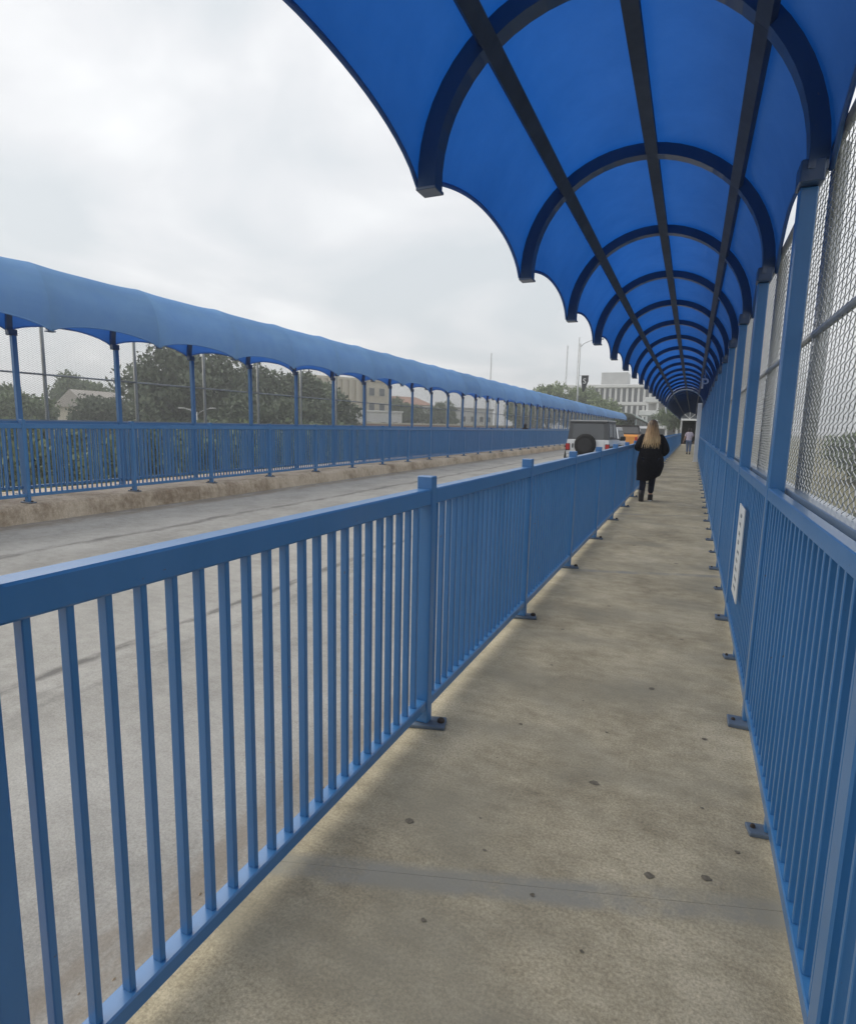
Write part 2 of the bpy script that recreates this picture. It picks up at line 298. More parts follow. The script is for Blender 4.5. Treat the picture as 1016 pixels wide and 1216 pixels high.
# ------------------------------------------------------------------ mesh helpers
class MB:
    def __init__(s): s.v = []; s.f = []; s.mi = []
    def add(s, vs_, fs, mi=0):
        o = len(s.v); s.v += [tuple(p) for p in vs_]
        for f in fs: s.f.append(tuple(i + o for i in f)); s.mi.append(mi)
    def box(s, x0, x1, y0, y1, z0, z1, mi=0):
        s.add([(x, y, z) for z in (z0, z1) for y in (y0, y1) for x in (x0, x1)],
              [(0, 2, 3, 1), (4, 5, 7, 6), (0, 1, 5, 4), (2, 6, 7, 3), (0, 4, 6, 2), (1, 3, 7, 5)], mi)
    def cbox(s, x0, x1, y0, y1, z0, z1, c=.004, mi=0):
        "box with chamfered edges"
        if x0 > x1: x0, x1 = x1, x0
        vs_ = []
        for sx in (0, 1):
            for sy in (0, 1):
                for sz in (0, 1):
                    X, Y, Z = (x0, x1)[sx], (y0, y1)[sy], (z0, z1)[sz]
                    ix, iy, iz = (c, -c)[sx], (c, -c)[sy], (c, -c)[sz]
                    vs_ += [(X, Y + iy, Z + iz), (X + ix, Y, Z + iz), (X + ix, Y + iy, Z)]
        def I(sx, sy, sz, a): return (sx * 4 + sy * 2 + sz) * 3 + a
        fs = []
        for v in (0, 1):
            fs.append([I(v, 0, 0, 0), I(v, 1, 0, 0), I(v, 1, 1, 0), I(v, 0, 1, 0)][::1 if v else -1])
            fs.append([I(0, v, 0, 1), I(1, v, 0, 1), I(1, v, 1, 1), I(0, v, 1, 1)][::-1 if v else 1])
            fs.append([I(0, 0, v, 2), I(1, 0, v, 2), I(1, 1, v, 2), I(0, 1, v, 2)][::1 if v else -1])
        for a in (0, 1):
            for b_ in (0, 1):
                fs.append((I(a, b_, 0, 0), I(a, b_, 1, 0), I(a, b_, 1, 1), I(a, b_, 0, 1)))
                fs.append((I(a, 0, b_, 0), I(a, 1, b_, 0), I(a, 1, b_, 2), I(a, 0, b_, 2)))
                fs.append((I(0, a, b_, 1), I(1, a, b_, 1), I(1, a, b_, 2), I(0, a, b_, 2)))
                for d in (0, 1): fs.append((I(a, b_, d, 0), I(a, b_, d, 1), I(a, b_, d, 2)))
        s.add(vs_, fs, mi)
    def tube(s, path, r, n=8, cap=True, mi=0, sy=1.0):
        "r: number or list"
        P = [Vector(p) for p in path]; rs = r if isinstance(r, (list, tuple)) else [r] * len(P)
        up = Vector((0, 0, 1)); vs_ = []; prev = None
        for i, p in enumerate(P):
            t = (P[min(i + 1, len(P) - 1)] - P[max(i - 1, 0)]).normalized()
            a = prev if prev is not None else (up if abs(t.z) < .95 else Vector((1, 0, 0)))
            x = (a - t * a.dot(t)).normalized(); prev = x; y = t.cross(x)
            for k in range(n):
                an = 2 * math.pi * (k + .5) / n
                vs_.append(p + (x * math.cos(an) + y * math.sin(an) * sy) * rs[i])
        fs = []
        for i in range(len(P) - 1):
            for k in range(n):
                fs.append((i * n + k, i * n + (k + 1) % n, (i + 1) * n + (k + 1) % n, (i + 1) * n + k))
        if cap: fs += [tuple(range(n))[::-1], tuple(range((len(P) - 1) * n, len(P) * n))]
        s.add(vs_, fs, mi)
    def loft(s, rings, cap=True, mi=0, closed=True):
        n = len(rings[0]); vs_ = [p for r in rings for p in r]; fs = []
        for i in range(len(rings) - 1):
            for k in range(n if closed else n - 1):
                fs.append((i * n + k, i * n + (k + 1) % n, (i + 1) * n + (k + 1) % n, (i + 1) * n + k))
        if cap and closed: fs += [tuple(range(n))[::-1], tuple(range((len(rings) - 1) * n, len(rings) * n))]
        s.add(vs_, fs, mi)
    def xform(s, fn): s.v = [tuple(fn(*p)) for p in s.v]; return s
    def mesh(s, name, mats, smooth=False, normals=True):
        me = bpy.data.meshes.new(name); me.from_pydata(s.v, [], s.f)
        if not isinstance(mats, (list, tuple)): mats = [mats]
        for m_ in mats: me.materials.append(m_)
        if len(mats) > 1: me.polygons.foreach_set('material_index', s.mi)
        if normals:
            bm = bmesh.new(); bm.from_mesh(me); bmesh.ops.recalc_face_normals(bm, faces=bm.faces); bm.to_mesh(me); bm.free()
        if smooth: me.polygons.foreach_set('use_smooth', [True] * len(me.polygons))
        me.update(); return me
    def build(s, name, mats, parent=None, loc=(0, 0, 0), smooth=False, **k):
        return put(name, s.mesh(name, mats, smooth), parent, loc, **k)

def put(name, me, parent=None, loc=(0, 0, 0), rot=(0, 0, 0), label=None, cat=None, group=None, kind=None):
    o = bpy.data.objects.new(name, me); COL.objects.link(o)
    o.location = loc; o.rotation_euler = rot
    if parent is not None: o.parent = parent
    tag(o, label, cat, group, kind); return o
def tag(o, label=None, cat=None, group=None, kind=None):
    if label: o['label'] = label
    if cat: o['category'] = cat
    if group: o['group'] = group
    if kind: o['kind'] = kind
    return o
def empty(name, loc=(0, 0, 0), rz=0, label=None, cat=None, group=None):
    o = bpy.data.objects.new(name, None); COL.objects.link(o); o.location = loc; o.rotation_euler = (0, 0, rz)
    o.empty_display_size = .2
    return tag(o, label, cat, group)

# ------------------------------------------------------------------ bridge layout
S = 1.9396            # bay length
YL = 2.575            # first visible post of the near kerb railing
YR = 3.357            # first visible canopy post on the right
SKEW = 0.26
YEND = 74.0
ZF = 0.20             # far walkway level
ZROAD = -0.17
XFR = -9.45           # far kerb railing
YF = 5.70
XFP = -10.66          # far canopy posts
YFP = 6.32
YFEND = 90.0

# ---- deck, road, kerbs
mb = MB(); mb.box(-11.45, .78, -12, 100, -1.35, -.60); deck = mb.build('bridge_deck', M['kerb'], kind='structure')
mb = MB(); ys = list(range(-12, 101, 4)) + [140, 220, 420]
for a, b_ in zip(ys[:-1], ys[1:]):
    mb.add([(-9.30, a, -.08), (-5.2, a, -.12), (-1.22, a, ZROAD), (-1.22, b_, ZROAD), (-5.2, b_, -.12), (-9.30, b_, -.08)], [(1, 2, 3, 4), (0, 1, 4, 5)])
road = mb.build('road', M['road'], kind='structure')
mb = MB(); mb.box(-9.2, -1.3, -12, 100, -.6, ZROAD - .05); mb.build('road_base', M['kerb'], kind='structure')

def prism(profile, y0, y1, n=1, wob=0, seed=0):
    "profile in XZ swept along Y"
    rnd = random.Random(seed); rings = []
    for i in range(n + 1):
        y = y0 + (y1 - y0) * i / n
        rings.append([(x + rnd.uniform(-wob, wob), y, z + rnd.uniform(-wob, wob)) for x, z in profile])
    m = MB(); m.loft(rings); return m

side = empty('sidewalk', (0, 0, 0)); side['kind'] = 'structure'
sub = MB(); sub.box(-1.27, .70, -12, 100, -.6, -.0015); sub.build('slab_bed', M['filler'], side)
JOINTS = [1.90 + 4.86 * k for k in range(-2, 16)]
def slab(y0, y1, x0=-1.315, x1=.72, top=0.0):
    m = MB(); sk = .33
    def yy(x, y): return y + sk * x
    prof = [(x0 + .03, -.5), (x0 + .012, -.05), (x0 + .022, -.018), (x0 + .05, top), (x1, top), (x1, -.04), (x1 - .02, -.3)]
    prof = [(x0 + .012, -.42), (x0 + .006, -.05), (x0 + .018, -.014), (x0 + .045, top), (x1, top), (x1, -.04), (x0 + .06, -.043)]
    e_ = .0006
    rings = []
    nn = 6
    for i in range(nn + 1):
        t = i / nn; y = y0 + e_ + (y1 - y0 - 2 * e_) * t
        rings.append([(x, yy(x, y), z) for x, z in prof])
    m.loft(rings); return m
for i, (a, b_) in enumerate(zip(JOINTS[:-1], JOINTS[1:])):
    slab(a, b_).build('slab', M['walk'], side)
SPOTS = [(-.896, 1.89, .016), (-.649, 2.028, .010), (-.272, 2.471, .017), (-.651, 1.491, .015), (-.364, 1.74, .014), (-.015, 2.002, .019), (.169, 2.078, .016),
         (.278, 2.27, .015), (-.576, 1.867, .012), (.161, 2.492, .010), (-.702, 2.828, .012), (-.723, 3.673, .014), (-.279, 2.944, .010), (-.178, 1.595, .010),
         (-.719, 2.47, .010), (-.10, 3.6, .016), (.05, 4.6, .018), (-.55, 5.2, .018), (-.25, 5.9, .02), (-.8, 4.4, .015), (.18, 3.1, .012), (-.45, 3.25, .011), (-.05, 7.3, .02), (-.6, 8.2, .022)]
for i, (x, y, r) in enumerate(SPOTS):
    rnd = random.Random(i); m = MB(); n = 13; r *= rnd.uniform(.35, 1.0)
    pts = [(x + r * 1.25 * rnd.uniform(.75, 1.2) * math.cos(2 * math.pi * k / n), y + r * rnd.uniform(.7, 1.2) * math.sin(2 * math.pi * k / n), .0025) for k in range(n)]
    m.add(pts, [tuple(range(n))]); m.build('gum_spot', M['gum'], side)

kerb_prof = [(-9.20, -.6), (-9.21, -.13), (-9.235, .05), (-9.255, .135), (-9.285, .182), (-9.33, ZF), (-11.2, ZF), (-11.35, .10), (-11.35, -.6)]
fs = empty('far_sidewalk'); fs['kind'] = 'structure'
for i, a in enumerate([-11 + 4.0 * k for k in range(28)]):
    prism(kerb_prof, a + .005, a + 3.995, 8, .004, i).build('kerb_slab', M['kerb'], fs)

# ------------------------------------------------------------------ railings
NB = 21
PITCH_B = S / 22.0
def rail_meshes(flip):
    "local frame: walking face at x = 0, the rail extends to -x (flip=1) or +x (flip=-1)"
    d = {}
    def bx(m, x0, x1, *a, **k): m.cbox(min(-flip * x0, -flip * x1), max(-flip * x0, -flip * x1), *a, **k)
    m = MB(); bx(m, .022, .052, 0, .018, .146, 1.172, c=.0025); d['baluster'] = m.mesh('baluster', M['blue'])
    m = MB(); bx(m, .004, .078, .0, S - .058, 1.165, 1.243, c=.006); d['top'] = m.mesh('top_rail', M['blue'])
    m = MB(); bx(m, .006, .066, .0, S - .058, .096, .147, c=.005); d['bottom'] = m.mesh('bottom_rail', M['blue'])
    m = MB(); bx(m, .0, .083, 0, .056, .02, 1.305, c=.005); d['post'] = m.mesh('post', M['blue'])
    m = MB(); m.cbox(-.12, .12, -.055, .055, .0, .02, c=.004); d['plate'] = m.mesh('base_plate', M['plate'])
    m = MB(); m.tube([(0, 0, .018), (0, 0, .032), (0, 0, .040)], [.019, .019, .012], 8); d['bolt'] = m.mesh('bolt', M['bolt'])
    return d
RL = rail_meshes(1)
def railing(name, label, X, Y0, z, k0, k1, singles, D, flip, bolts=8, group=None, plate_skew=R(16), posts=True, skip=lambda k: False):
    root = empty(name, (X, Y0 + k0 * S, z), 0, label, 'railing', group)
    rest = MB()
    for k in range(k0, k1):
        y = (k - k0) * S
        yp = y - (.085 if k == -1 and flip == 1 and singles == 10 else 0)
        if posts:
            p = put('post', D['post'], root, (0, yp, 0))
            put('base_plate', D['plate'], p, (-flip * .042 + flip * .005, .028, 0), (0, 0, plate_skew))
            if k < bolts:
                for sx in (-1, 1):
                    c = Vector((sx * .095, 0, 0)); c.rotate(Matrix.Rotation(plate_skew, 3, 'Z'))
                    put('bolt', D['bolt'], p, (-flip * .042 + flip * .005 + c.x, .028 + c.y, .0))
        for nm_, ky in (('top_rail', 'top'), ('bottom_rail', 'bottom')):
            rl_ = put(nm_, D[ky], root, (0, yp + .057, 0)); rl_.scale.y = (S - .058 + y - yp) / (S - .058)
        for i in range(21 if yp != y else 20):
            yb = y + S - .107 - .0902 * i
            if -3 < k < singles: put('baluster', D['baluster'], root, (0, yb, 0), (random.uniform(-.0016, .0016), random.uniform(-.0012, .0012), random.uniform(-.012, .012)))
            else: rest.box(*sorted((-flip * .022, -flip * .052)), yb, yb + .018, .146, 1.172)
    if posts: put('post', D['post'], root, (0, (k1 - k0) * S, 0))
    if rest.v: rest.build('baluster_run', M['blue'], root, kind='stuff')
    return root
railing('kerb_railing', 'blue steel baluster railing between walkway and road, nearest the camera on the left', -1.13, YL, 0, -8, 36, 10, RL, 1)
railing('far_kerb_railing', 'blue baluster railing along the far kerb across the road', XFR, YF, ZF, -2, 43, 9, RL, 1, bolts=5, plate_skew=0)

# right hand lower railing: rails and balusters run between the canopy posts
def lower_railing(name, label, X, Y0, z, k0, k1, singles, flip, feet=True):
    "flip -1: balusters extend to +x"
    root = empty(name, (X, Y0 + k0 * S, z), 0, label, 'railing'); sgn = -flip
    def sx(a, b_): return sorted((sgn * a, sgn * b_))
    m = MB(); m.cbox(*sx(.010, .040), 0, .018, .146, 1.225, c=.0025); bal = m.mesh('baluster', M['blue'])
    m = MB(); m.cbox(*sx(.002, .046), .0, S - .084, 1.215, 1.275, c=.004); top = m.mesh('top_rail', M['blue'])
    m = MB(); m.cbox(*sx(.002, .056), .0, S - .084, .098, .147, c=.004); bot = m.mesh('bottom_rail', M['blue'])
    m = MB(); m.cbox(*sx(.010, .050), -.02, .02, .018, .099, c=.004); foot = m.mesh('foot', M['blue'])
    m = MB(); m.cbox(*sx(-.048, .08), -.035, .035, .0, .018, c=.003); plate = m.mesh('base_plate', M['plate'])
    rest = MB()
    for k in range(k0, k1):
        y = (k - k0) * S
        put('top_rail', top, root, (0, y + .082, 0)); put('bottom_rail', bot, root, (0, y + .082, 0))
        if feet:
            f = put('foot', foot, root, (0, y + S * .5 + .04, 0)); put('base_plate', plate, f, (0, 0, 0), (0, 0, R(10)))
            if -2 < k < 5: put('bolt', RL['bolt'], f, (-.028, .0, .006)).scale = (.5, .5, .6)
        for i in range(1, 22):
            yb = y + .04 - .009 + i * PITCH_B
            if -3 < k < singles: put('baluster', bal, root, (0, yb, 0), (random.uniform(-.0016, .0016), random.uniform(-.0012, .0012), random.uniform(-.012, .012)))
            else: rest.box(*sx(.010, .040), yb, yb + .018, .146, 1.225)
    if rest.v: rest.build('baluster_run', M['blue'], root, kind='stuff')
    return root
lower_railing('guard_railing', 'blue baluster railing under the wire mesh on the right of the walkway', .367, YR, 0, -8, 36, 8, -1)
lower_railing('far_guard_railing', 'blue baluster railing behind the far walkway, under the wire mesh', XFP + .08, YFP, ZF, -2, 43, 6, 1, feet=False)

# ------------------------------------------------------------------ canopies
RF, RB = .935, .875      # fabric and rib radius
def canopy(name, label, xc, zc, mirror, Y0, k0, k1, zfloor, posts_from, fab='fabric'):
    """arch centred at xc, zc; mirror=1 posts on +x, -1 posts on -x; Y0 = plane of the posts"""
    root = empty(name, (xc, Y0 + k0 * S, zfloor), 0, label, 'canopy')
    zc = zc - zfloor
    xp = mirror * .89
    def sk(x): return SKEW * (x - xp) * mirror
    # fabric of one bay
    m = MB(); NA, NT = 90, 20; rings = []
    for it in range(NT + 1):
        t = it / NT; q = 4 * t * (1 - t)
        sag = (.030 if mirror > 0 else .042) * q; wr = math.exp(-t * 9) + math.exp(-(1 - t) * 9)
        a0 = R(-2 + 12 * q ** .75) if mirror > 0 else R(-11 + 10 * q ** .75); a1 = math.pi - R(-2 + 12 * q ** .75)
        row = []
        for ia in range(NA + 1):
            a = a0 + (a1 - a0) * ia / NA
            rr = RF - sag * (1.0 - .35 * math.cos(6 * a)) - .010 * q * math.cos(8 * a) + .0035 * wr * (1 - wr * .8) * math.sin(46 * a + 3 * math.sin(5 * a)) + .004 * q * math.sin(3 * a + 9 * t)
            x = rr * math.cos(a)
            row.append((x, t * S + sk(x), zc + rr * math.sin(a)))
        rings.append(row)
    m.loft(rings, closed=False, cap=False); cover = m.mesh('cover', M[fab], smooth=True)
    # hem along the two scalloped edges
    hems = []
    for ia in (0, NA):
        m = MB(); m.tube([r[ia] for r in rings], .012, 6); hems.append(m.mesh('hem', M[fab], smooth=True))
    # rib
    m = MB(); rg = []
    for i in range(31):
        ra = R(-3) if mirror > 0 else R(-11); a = ra + (math.pi + R(3) - ra) * i / 30
        ring = []
        for dr, dyy in ((-.042, -.048), (.042, -.048), (.042, .048), (-.042, .048)):
            x = (RB + dr) * math.cos(a); ring.append((x, dyy + sk(x), zc + (RB + dr) * math.sin(a)))
        rg.append(ring)
    m.loft(rg)
    rib = m.mesh('rib', M['blue_dark'])
    m = MB(); ze = 0 if mirror > 0 else -.13; xe = -mirror * RB; m.cbox(xe - .055, xe + .055, sk(xe) - .055, sk(xe) + .055, zc + ze - .062, zc + ze - .046, c=.003)
    shoe = m.mesh('rib_shoe', M['blue_dark'])
    # bracket on the post
    m = MB(); m.cbox(xp - mirror * .035 - .05, xp - mirror * .035 + .05, -.055, .09, zc - .10, zc - .0, c=.006); brk = m.mesh('bracket', M['blue_dark'])
    # purlins
    pur = []
    for a in (45, 90, 135):
        m = MB(); x = (RB - .022) * math.cos(R(a)); z = zc + (RB - .022) * math.sin(R(a)); ca, sa = math.cos(R(a)), math.sin(R(a))
        rgs = []
        for y in (.0, S - .001):
            rgs.append([(x + dr * ca - dt * sa, y + sk(x), z + dr * sa + dt * ca) for dr, dt in ((-.022, -.042), (.019, -.042), (.019, .042), (-.022, .042))])
        m.loft(rgs); pur.append(m.mesh('purlin', M['purlin']))
    # post
    m = MB(); m.cbox(*sorted((xp - mirror * .073, xp + mirror * .003)), -.0, .08, .02, zc - .101, c=.006); post = m.mesh('post', M['blue'])
    m = MB(); m.cbox(*sorted((xp - mirror * .145, xp + mirror * .10)), -.06, .055, 0, .022, c=.004); plate = m.mesh('base_plate', M['plate'])
    for k in range(k0, k1 + 1):
        y = (k - k0) * S
        put('rib', rib, root, (0, y, 0)); put('rib_shoe', shoe, root, (0, y, 0)); put('bracket', brk, root, (0, y, 0))
        if k >= posts_from:
            p = put('post', post, root, (0, y, 0)); put('base_plate', plate, p, (0, 0, 0))
            if -2 < k < 6: put('bolt', RL['bolt'], p, (xp - mirror * .118, -.005, .009)).scale = (.55, .55, .6)
        if k < k1:
            c = put('cover', cover, root, (0, y, 0)); [put('hem', hh, c) for hh in hems]
            for pm in pur: put('purlin', pm, root, (0, y, 0))
    return root
CX, CZ = -.45, 2.79
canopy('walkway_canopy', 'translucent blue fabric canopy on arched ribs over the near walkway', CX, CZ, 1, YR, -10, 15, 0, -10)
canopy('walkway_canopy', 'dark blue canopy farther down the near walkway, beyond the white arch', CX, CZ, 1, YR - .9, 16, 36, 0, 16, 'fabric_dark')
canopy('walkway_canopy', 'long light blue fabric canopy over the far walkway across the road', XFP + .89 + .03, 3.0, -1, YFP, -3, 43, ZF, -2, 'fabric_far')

# white arch frame in the gap between the two near canopies
wa = empty('arch_frame', (0, 32.72, 0), 0, 'white painted steel arch with a broad leg between two stretches of canopy', 'arch')
m = MB(); m.cbox(.14, .33, -.06, .06, .019, 2.95, c=.01); m.cbox(.10, .36, -.12, .12, 0, .02, c=.004); m.build('leg', M['white_paint'], wa)
for yo in (0.0, .45):
    m = MB(); m.tube([(CX + .90 * math.cos(R(a)), yo + SKEW * (.90 * math.cos(R(a)) - .89), CZ - .05 + .93 * math.sin(R(a))) for a in range(0 if yo == 0 else 70, 201, 5)], .024, 8)
    m.build('arch_tube', M['white_paint'], wa, smooth=True)

def text_mesh(body, size, depth, material, name):
    cu = bpy.data.curves.new(name, 'FONT'); cu.body = body; cu.size = size; cu.extrude = depth; cu.align_x = 'CENTER'; cu.align_y = 'CENTER'
    o = bpy.data.objects.new('tmp', cu); COL.objects.link(o)
    dg = bpy.context.evaluated_depsgraph_get(); dg.update()
    me = bpy.data.meshes.new_from_object(o.evaluated_get(dg)); me.name = name
    me.materials.clear(); me.materials.append(material)
    bpy.data.objects.remove(o); return me
ps = empty('letter_sign', (.215, 20, 2.98), 0, 'white letter P hung high under the canopy before the white arch', 'sign')
put('letter', text_mesh('P', .45, .02, M['white_paint'], 'letter'), ps, (0, 0, 0), (R(90), 0, R(12)))
m = MB(); m.cbox(-.012, .012, .02, .04, .1, .42, c=.002); m.build('hanger', M['galv'], ps)

# ------------------------------------------------------------------ chain-link fences
def mesh_panel(h, p=.038, r=.0021, seed=0, wm='wire'):
    m = MB(); rnd = random.Random(seed); n = int(S / p); nz = int(h / (p * .5)); p_ = S / n
    for i in range(n):
        path = []
        for j in range(nz + 1):
            side_ = (j + i) % 2
            path.append(((.003 if j % 2 else -.003) + rnd.uniform(-.001, .001), i * p_ + (p_ if side_ else 0) + rnd.uniform(-.0012, .0012), j * h / nz))
        vs_ = []; k3 = [(math.cos(a), math.sin(a)) for a in (0, 2.1, 4.2)]
        for (x, y, z) in path: vs_ += [(x + r * c, y + r * s_, z) for c, s_ in k3]
        fs_ = []
        for j in range(nz):
            for k in range(3): fs_.append((j * 3 + k, j * 3 + (k + 1) % 3, j * 3 + 3 + (k + 1) % 3, j * 3 + 3 + k))
        m.add(vs_, fs_)
    return m.mesh('wire_mesh', M[wm], normals=False)
def chain_fence(name, label, X, Y0, zfloor, z0, z1, zm, k0, k1, sgn, off, r):
    root = empty(name, (X, Y0 + k0 * S + off, zfloor), 0, label, 'fence')
    panel = mesh_panel(z1 - z0, r=r, wm='wire' if sgn > 0 else 'wire_far')
    m = MB(); m.tube([(sgn * .03, 0, z0 - .35), (sgn * .03, 0, z1 + .03)], .033, 10); pipe = m.mesh('pipe_post', M['galv'] if sgn > 0 else M['pipe_pale'], smooth=True)
    m = MB(); m.tube([(sgn * .005, 0, zm), (sgn * .005, S, zm)], .018, 8); mid = m.mesh('mid_rail', M['galv'], smooth=True)
    m = MB(); m.tube([(0, 0, z1), (0, S, z1)], .02, 8); top = m.mesh('top_rail', M['galv'], smooth=True)
    m = MB(); m.cbox(*sorted((-sgn * .045, sgn * .03)), 0, S, z0 - .05, z0 - .002, c=.004); bot = m.mesh('bottom_rail', M['rail_grey'])
    for k in range(k0, k1):
        y = (k - k0) * S
        put('pipe_post', pipe, root, (0, y, 0)); put('mid_rail', mid, root, (0, y, 0)); put('top_rail', top, root, (0, y, 0)); put('bottom_rail', bot, root, (0, y, 0))
        put('wire_mesh', panel, root, (0, y, z0), kind='stuff')
    return root
chain_fence('mesh_fence', 'galvanised chain-link fence above the railing on the right of the walkway', .50, YR, 0, 1.275, 2.86, 2.03, -6, 36, 1, .10, .0024)
chain_fence('mesh_fence', 'galvanised chain-link fence with pale pipe posts along the far walkway', XFP - .26, YFP, ZF, 1.30, 3.0, 2.12, -2, 43, -1, .75, .0031)

# illegible notice on the right hand railing
sg = empty('notice_sign', (.350, 4.42, .74), 0, 'white notice board with faded print tied to the right railing', 'sign')
m = MB(); m.cbox(-.004, .004, -.20, .20, -.315, .315, c=.002); m.build('board', M['sign'], sg)
rnd = random.Random(3)
for li in range(9):
    z = .25 - li * .062; m = MB(); y = rnd.uniform(.03, .09); e_ = rnd.uniform(-.09, -.03)
    while y > e_:
        w = rnd.uniform(.012, .03); m.box(-.0056, -.0046, y - w, y, z - rnd.uniform(.006, .016), z + rnd.uniform(.006, .016)); y -= w + rnd.uniform(.006, .02)
    m.build('print_line', M['ink'], sg, kind='stuff')

# ------------------------------------------------------------------ terrain
m = MB(); N = 60; xs = [-700 + 1400 * i / N for i in range(N + 1)]; ys = [-300 + 1500 * i / N for i in range(N + 1)]
def gz(x, y):
    t = min(1, max(0, (y - 70) / 70)); base = -7.5 + 6.6 * t
    t2 = min(1, max(0, (-x - 28) / 60)); base = max(base, -7.5 + 4.5 * t2)
    return base
m.add([(x, y, gz(x, y) + .25 * math.sin(x * .13) * math.cos(y * .11)) for y in ys for x in xs], [(j * (N + 1) + i, j * (N + 1) + i + 1, (j + 1) * (N + 1) + i + 1, (j + 1) * (N + 1) + i) for j in range(N) for i in range(N)])
m.build('ground', M['ground'], smooth=True, kind='structure')
M['water'] = mat('river_water', (.12, .13, .10), .08, .5, bump=.25, bscale=1.5)
m = MB(); m.add([(-60, -290, -6.9), (690, -290, -6.9), (690, 76, -6.9), (-60, 76, -6.9)], [(0, 1, 2, 3)]); m.build('river', M['water'], kind='structure')

# ------------------------------------------------------------------ trees
def tree_meshes(seed, h, rx, rz, nclump, nleaf, ls, leafm):
    rnd = random.Random(seed); tr = MB()
    zc = h - rz
    tr.tube([(0, 0, -.5), (.05 * h * rnd.uniform(-.5, .5), 0, h * .25), (rnd.uniform(-.3, .3), rnd.uniform(-.3, .3), h * .6)], [h * .035, h * .026, h * .012], 8)
    clumps = []
    for i in range(nclump):
        while True:
            p = Vector((rnd.uniform(-1, 1), rnd.uniform(-1, 1), rnd.uniform(-1, 1)))
            if p.length < 1: break
        p = p * (.55 + .45 * rnd.random()); c = Vector((p.x * rx, p.y * rx, zc + p.z * rz)); clumps.append((c, rx * rnd.uniform(.16, .36)))
        if i < 9: tr.tube([(0, 0, h * (.2 + .04 * i)), tuple(c * .6 + Vector((0, 0, zc * .35))), tuple(c)], [h * .012, h * .007, h * .002], 5)
    lv = MB()
    for c, cr_ in clumps:
        for j in range(nleaf):
            d = Vector((rnd.gauss(0, 1), rnd.gauss(0, 1), rnd.gauss(0, 1))).normalized() * cr_ * (rnd.random() ** .45) * rnd.uniform(.8, 1.25)
            d.z *= .75; o = c + d
            a = Vector((rnd.gauss(0, 1), rnd.gauss(0, 1), rnd.gauss(0, .6))).normalized(); b_ = a.orthogonal().normalized()
            b_.rotate(Matrix.Rotation(rnd.uniform(0, 6.28), 3, a)); L_ = ls * rnd.uniform(.6, 1.4); w = L_ * rnd.uniform(.35, .6)
            cc = a.cross(b_)
            lv.add([o - b_ * L_, o + cc * w, o + b_ * L_, o - cc * w], [(0, 1, 2, 3)])
    return tr.mesh('trunk', M['bark'], smooth=True), lv.mesh('crown', leafm, normals=False)
TM = [tree_meshes(1, 13, 6.0, 5.2, 110, 200, .27, M['leaf_dark']), tree_meshes(2, 11, 5.0, 4.4, 90, 200, .25, M['leaf_mid']),
      tree_meshes(3, 9, 4.6, 3.6, 90, 180, .24, M['leaf_dark']), tree_meshes(4, 4.5, 3.6, 2.2, 70, 180, .17, M['leaf_mid']), tree_meshes(5, 4, 3.2, 1.9, 60, 180, .17, M['leaf_light']), tree_meshes(6, 11, 5.0, 4.0, 90, 200, .27, M['leaf_light'])]
def tree(kind, x, y, top, sc, label, name='tree', cat='tree', group='trees beyond the far walkway', rz=0):
    H = [13, 11, 9, 4.5, 4, 11][kind]
    o = empty(name, (x, y, top - H * sc), rz, label, cat, group); o.scale = (sc, sc, sc)
    put('trunk', TM[kind][0], o); put('crown', TM[kind][1], o); return o
tree(1, -94, 66, 9.0, 1.1, 'rounded grey-green tree rising behind the pale house', rz=1)
tree(1, -70, 41, 5.4, 1.0, 'grey-green tree at the left edge of the picture beside the pale house', rz=.3)
tree(2, -62, 46.5, 4.4, .9, 'low tree half covering the pale house behind the far mesh', rz=2.2)
tree(2, -56, 48.5, 3.9, .9, 'low spreading tree between the pale house and the tallest dark tree', rz=1.9)
tree(0, -50, 47, 9.6, 1.05, 'tallest dark tree behind the far mesh, standing alone to the left of its neighbours', rz=2)
tree(0, -47, 54, 8.0, .95, 'dark full tree right of the tallest one behind the far mesh', rz=4)
tree(2, -44, 57.5, 7.6, 1.15, 'dark loose tree in the middle of the row behind the far mesh', rz=.4)
tree(1, -46, 65, 7.4, 1.0, 'dark tree just left of the cream building behind the far mesh', rz=5)
tree(2, -38, 44, 4.5, 1.0, 'lower dark tree in front of the tallest tree', rz=3)
tree(2, -36, 52, 4.4, 1.0, 'lower dark tree in front of the middle of the row', rz=.9)
tree(1, -60, 118, 7.6, 1.0, 'hazy tree right of the red roofed hall', rz=.7)
tree(1, -52, 122, 7.0, .9, 'hazy tree between red roofed hall and white block', rz=2.7)
for i, (x, y, tp, k, lb) in enumerate([(-31, 27, 1.5, 3, 'low bush left of the light green bush behind the far mesh'), (-38, 37, 1.9, 3, 'rounded bush under the pale pipe post behind the far mesh'),
        (-28, 33, 1.3, 4, 'light green bush topping the far railing'), (-26, 37.5, 1.2, 4, 'light green bush at the foot of the tall dark trees'),
        (-30, 43, 2.0, 3, 'dark bush at the foot of the tall dark trees'), (-40, 24, 1.6, 3, 'bush at the left edge of the picture behind the far mesh'),
        (-28, 50, 1.4, 3, 'bush right of the light green ones at railing height'), (-33, 20, .6, 3, 'bush below the left end of the far railing'),
        (-27, 15, -1.2, 3, 'bush low on the bank behind the far balusters at the left'), (-24, 24, -1.4, 4, 'pale bush low on the bank behind the far balusters')]):
    tree(k, x, y, tp, 1.25, lb, 'bush', 'bush', 'bushes on the bank beyond the far walkway', rz=i)
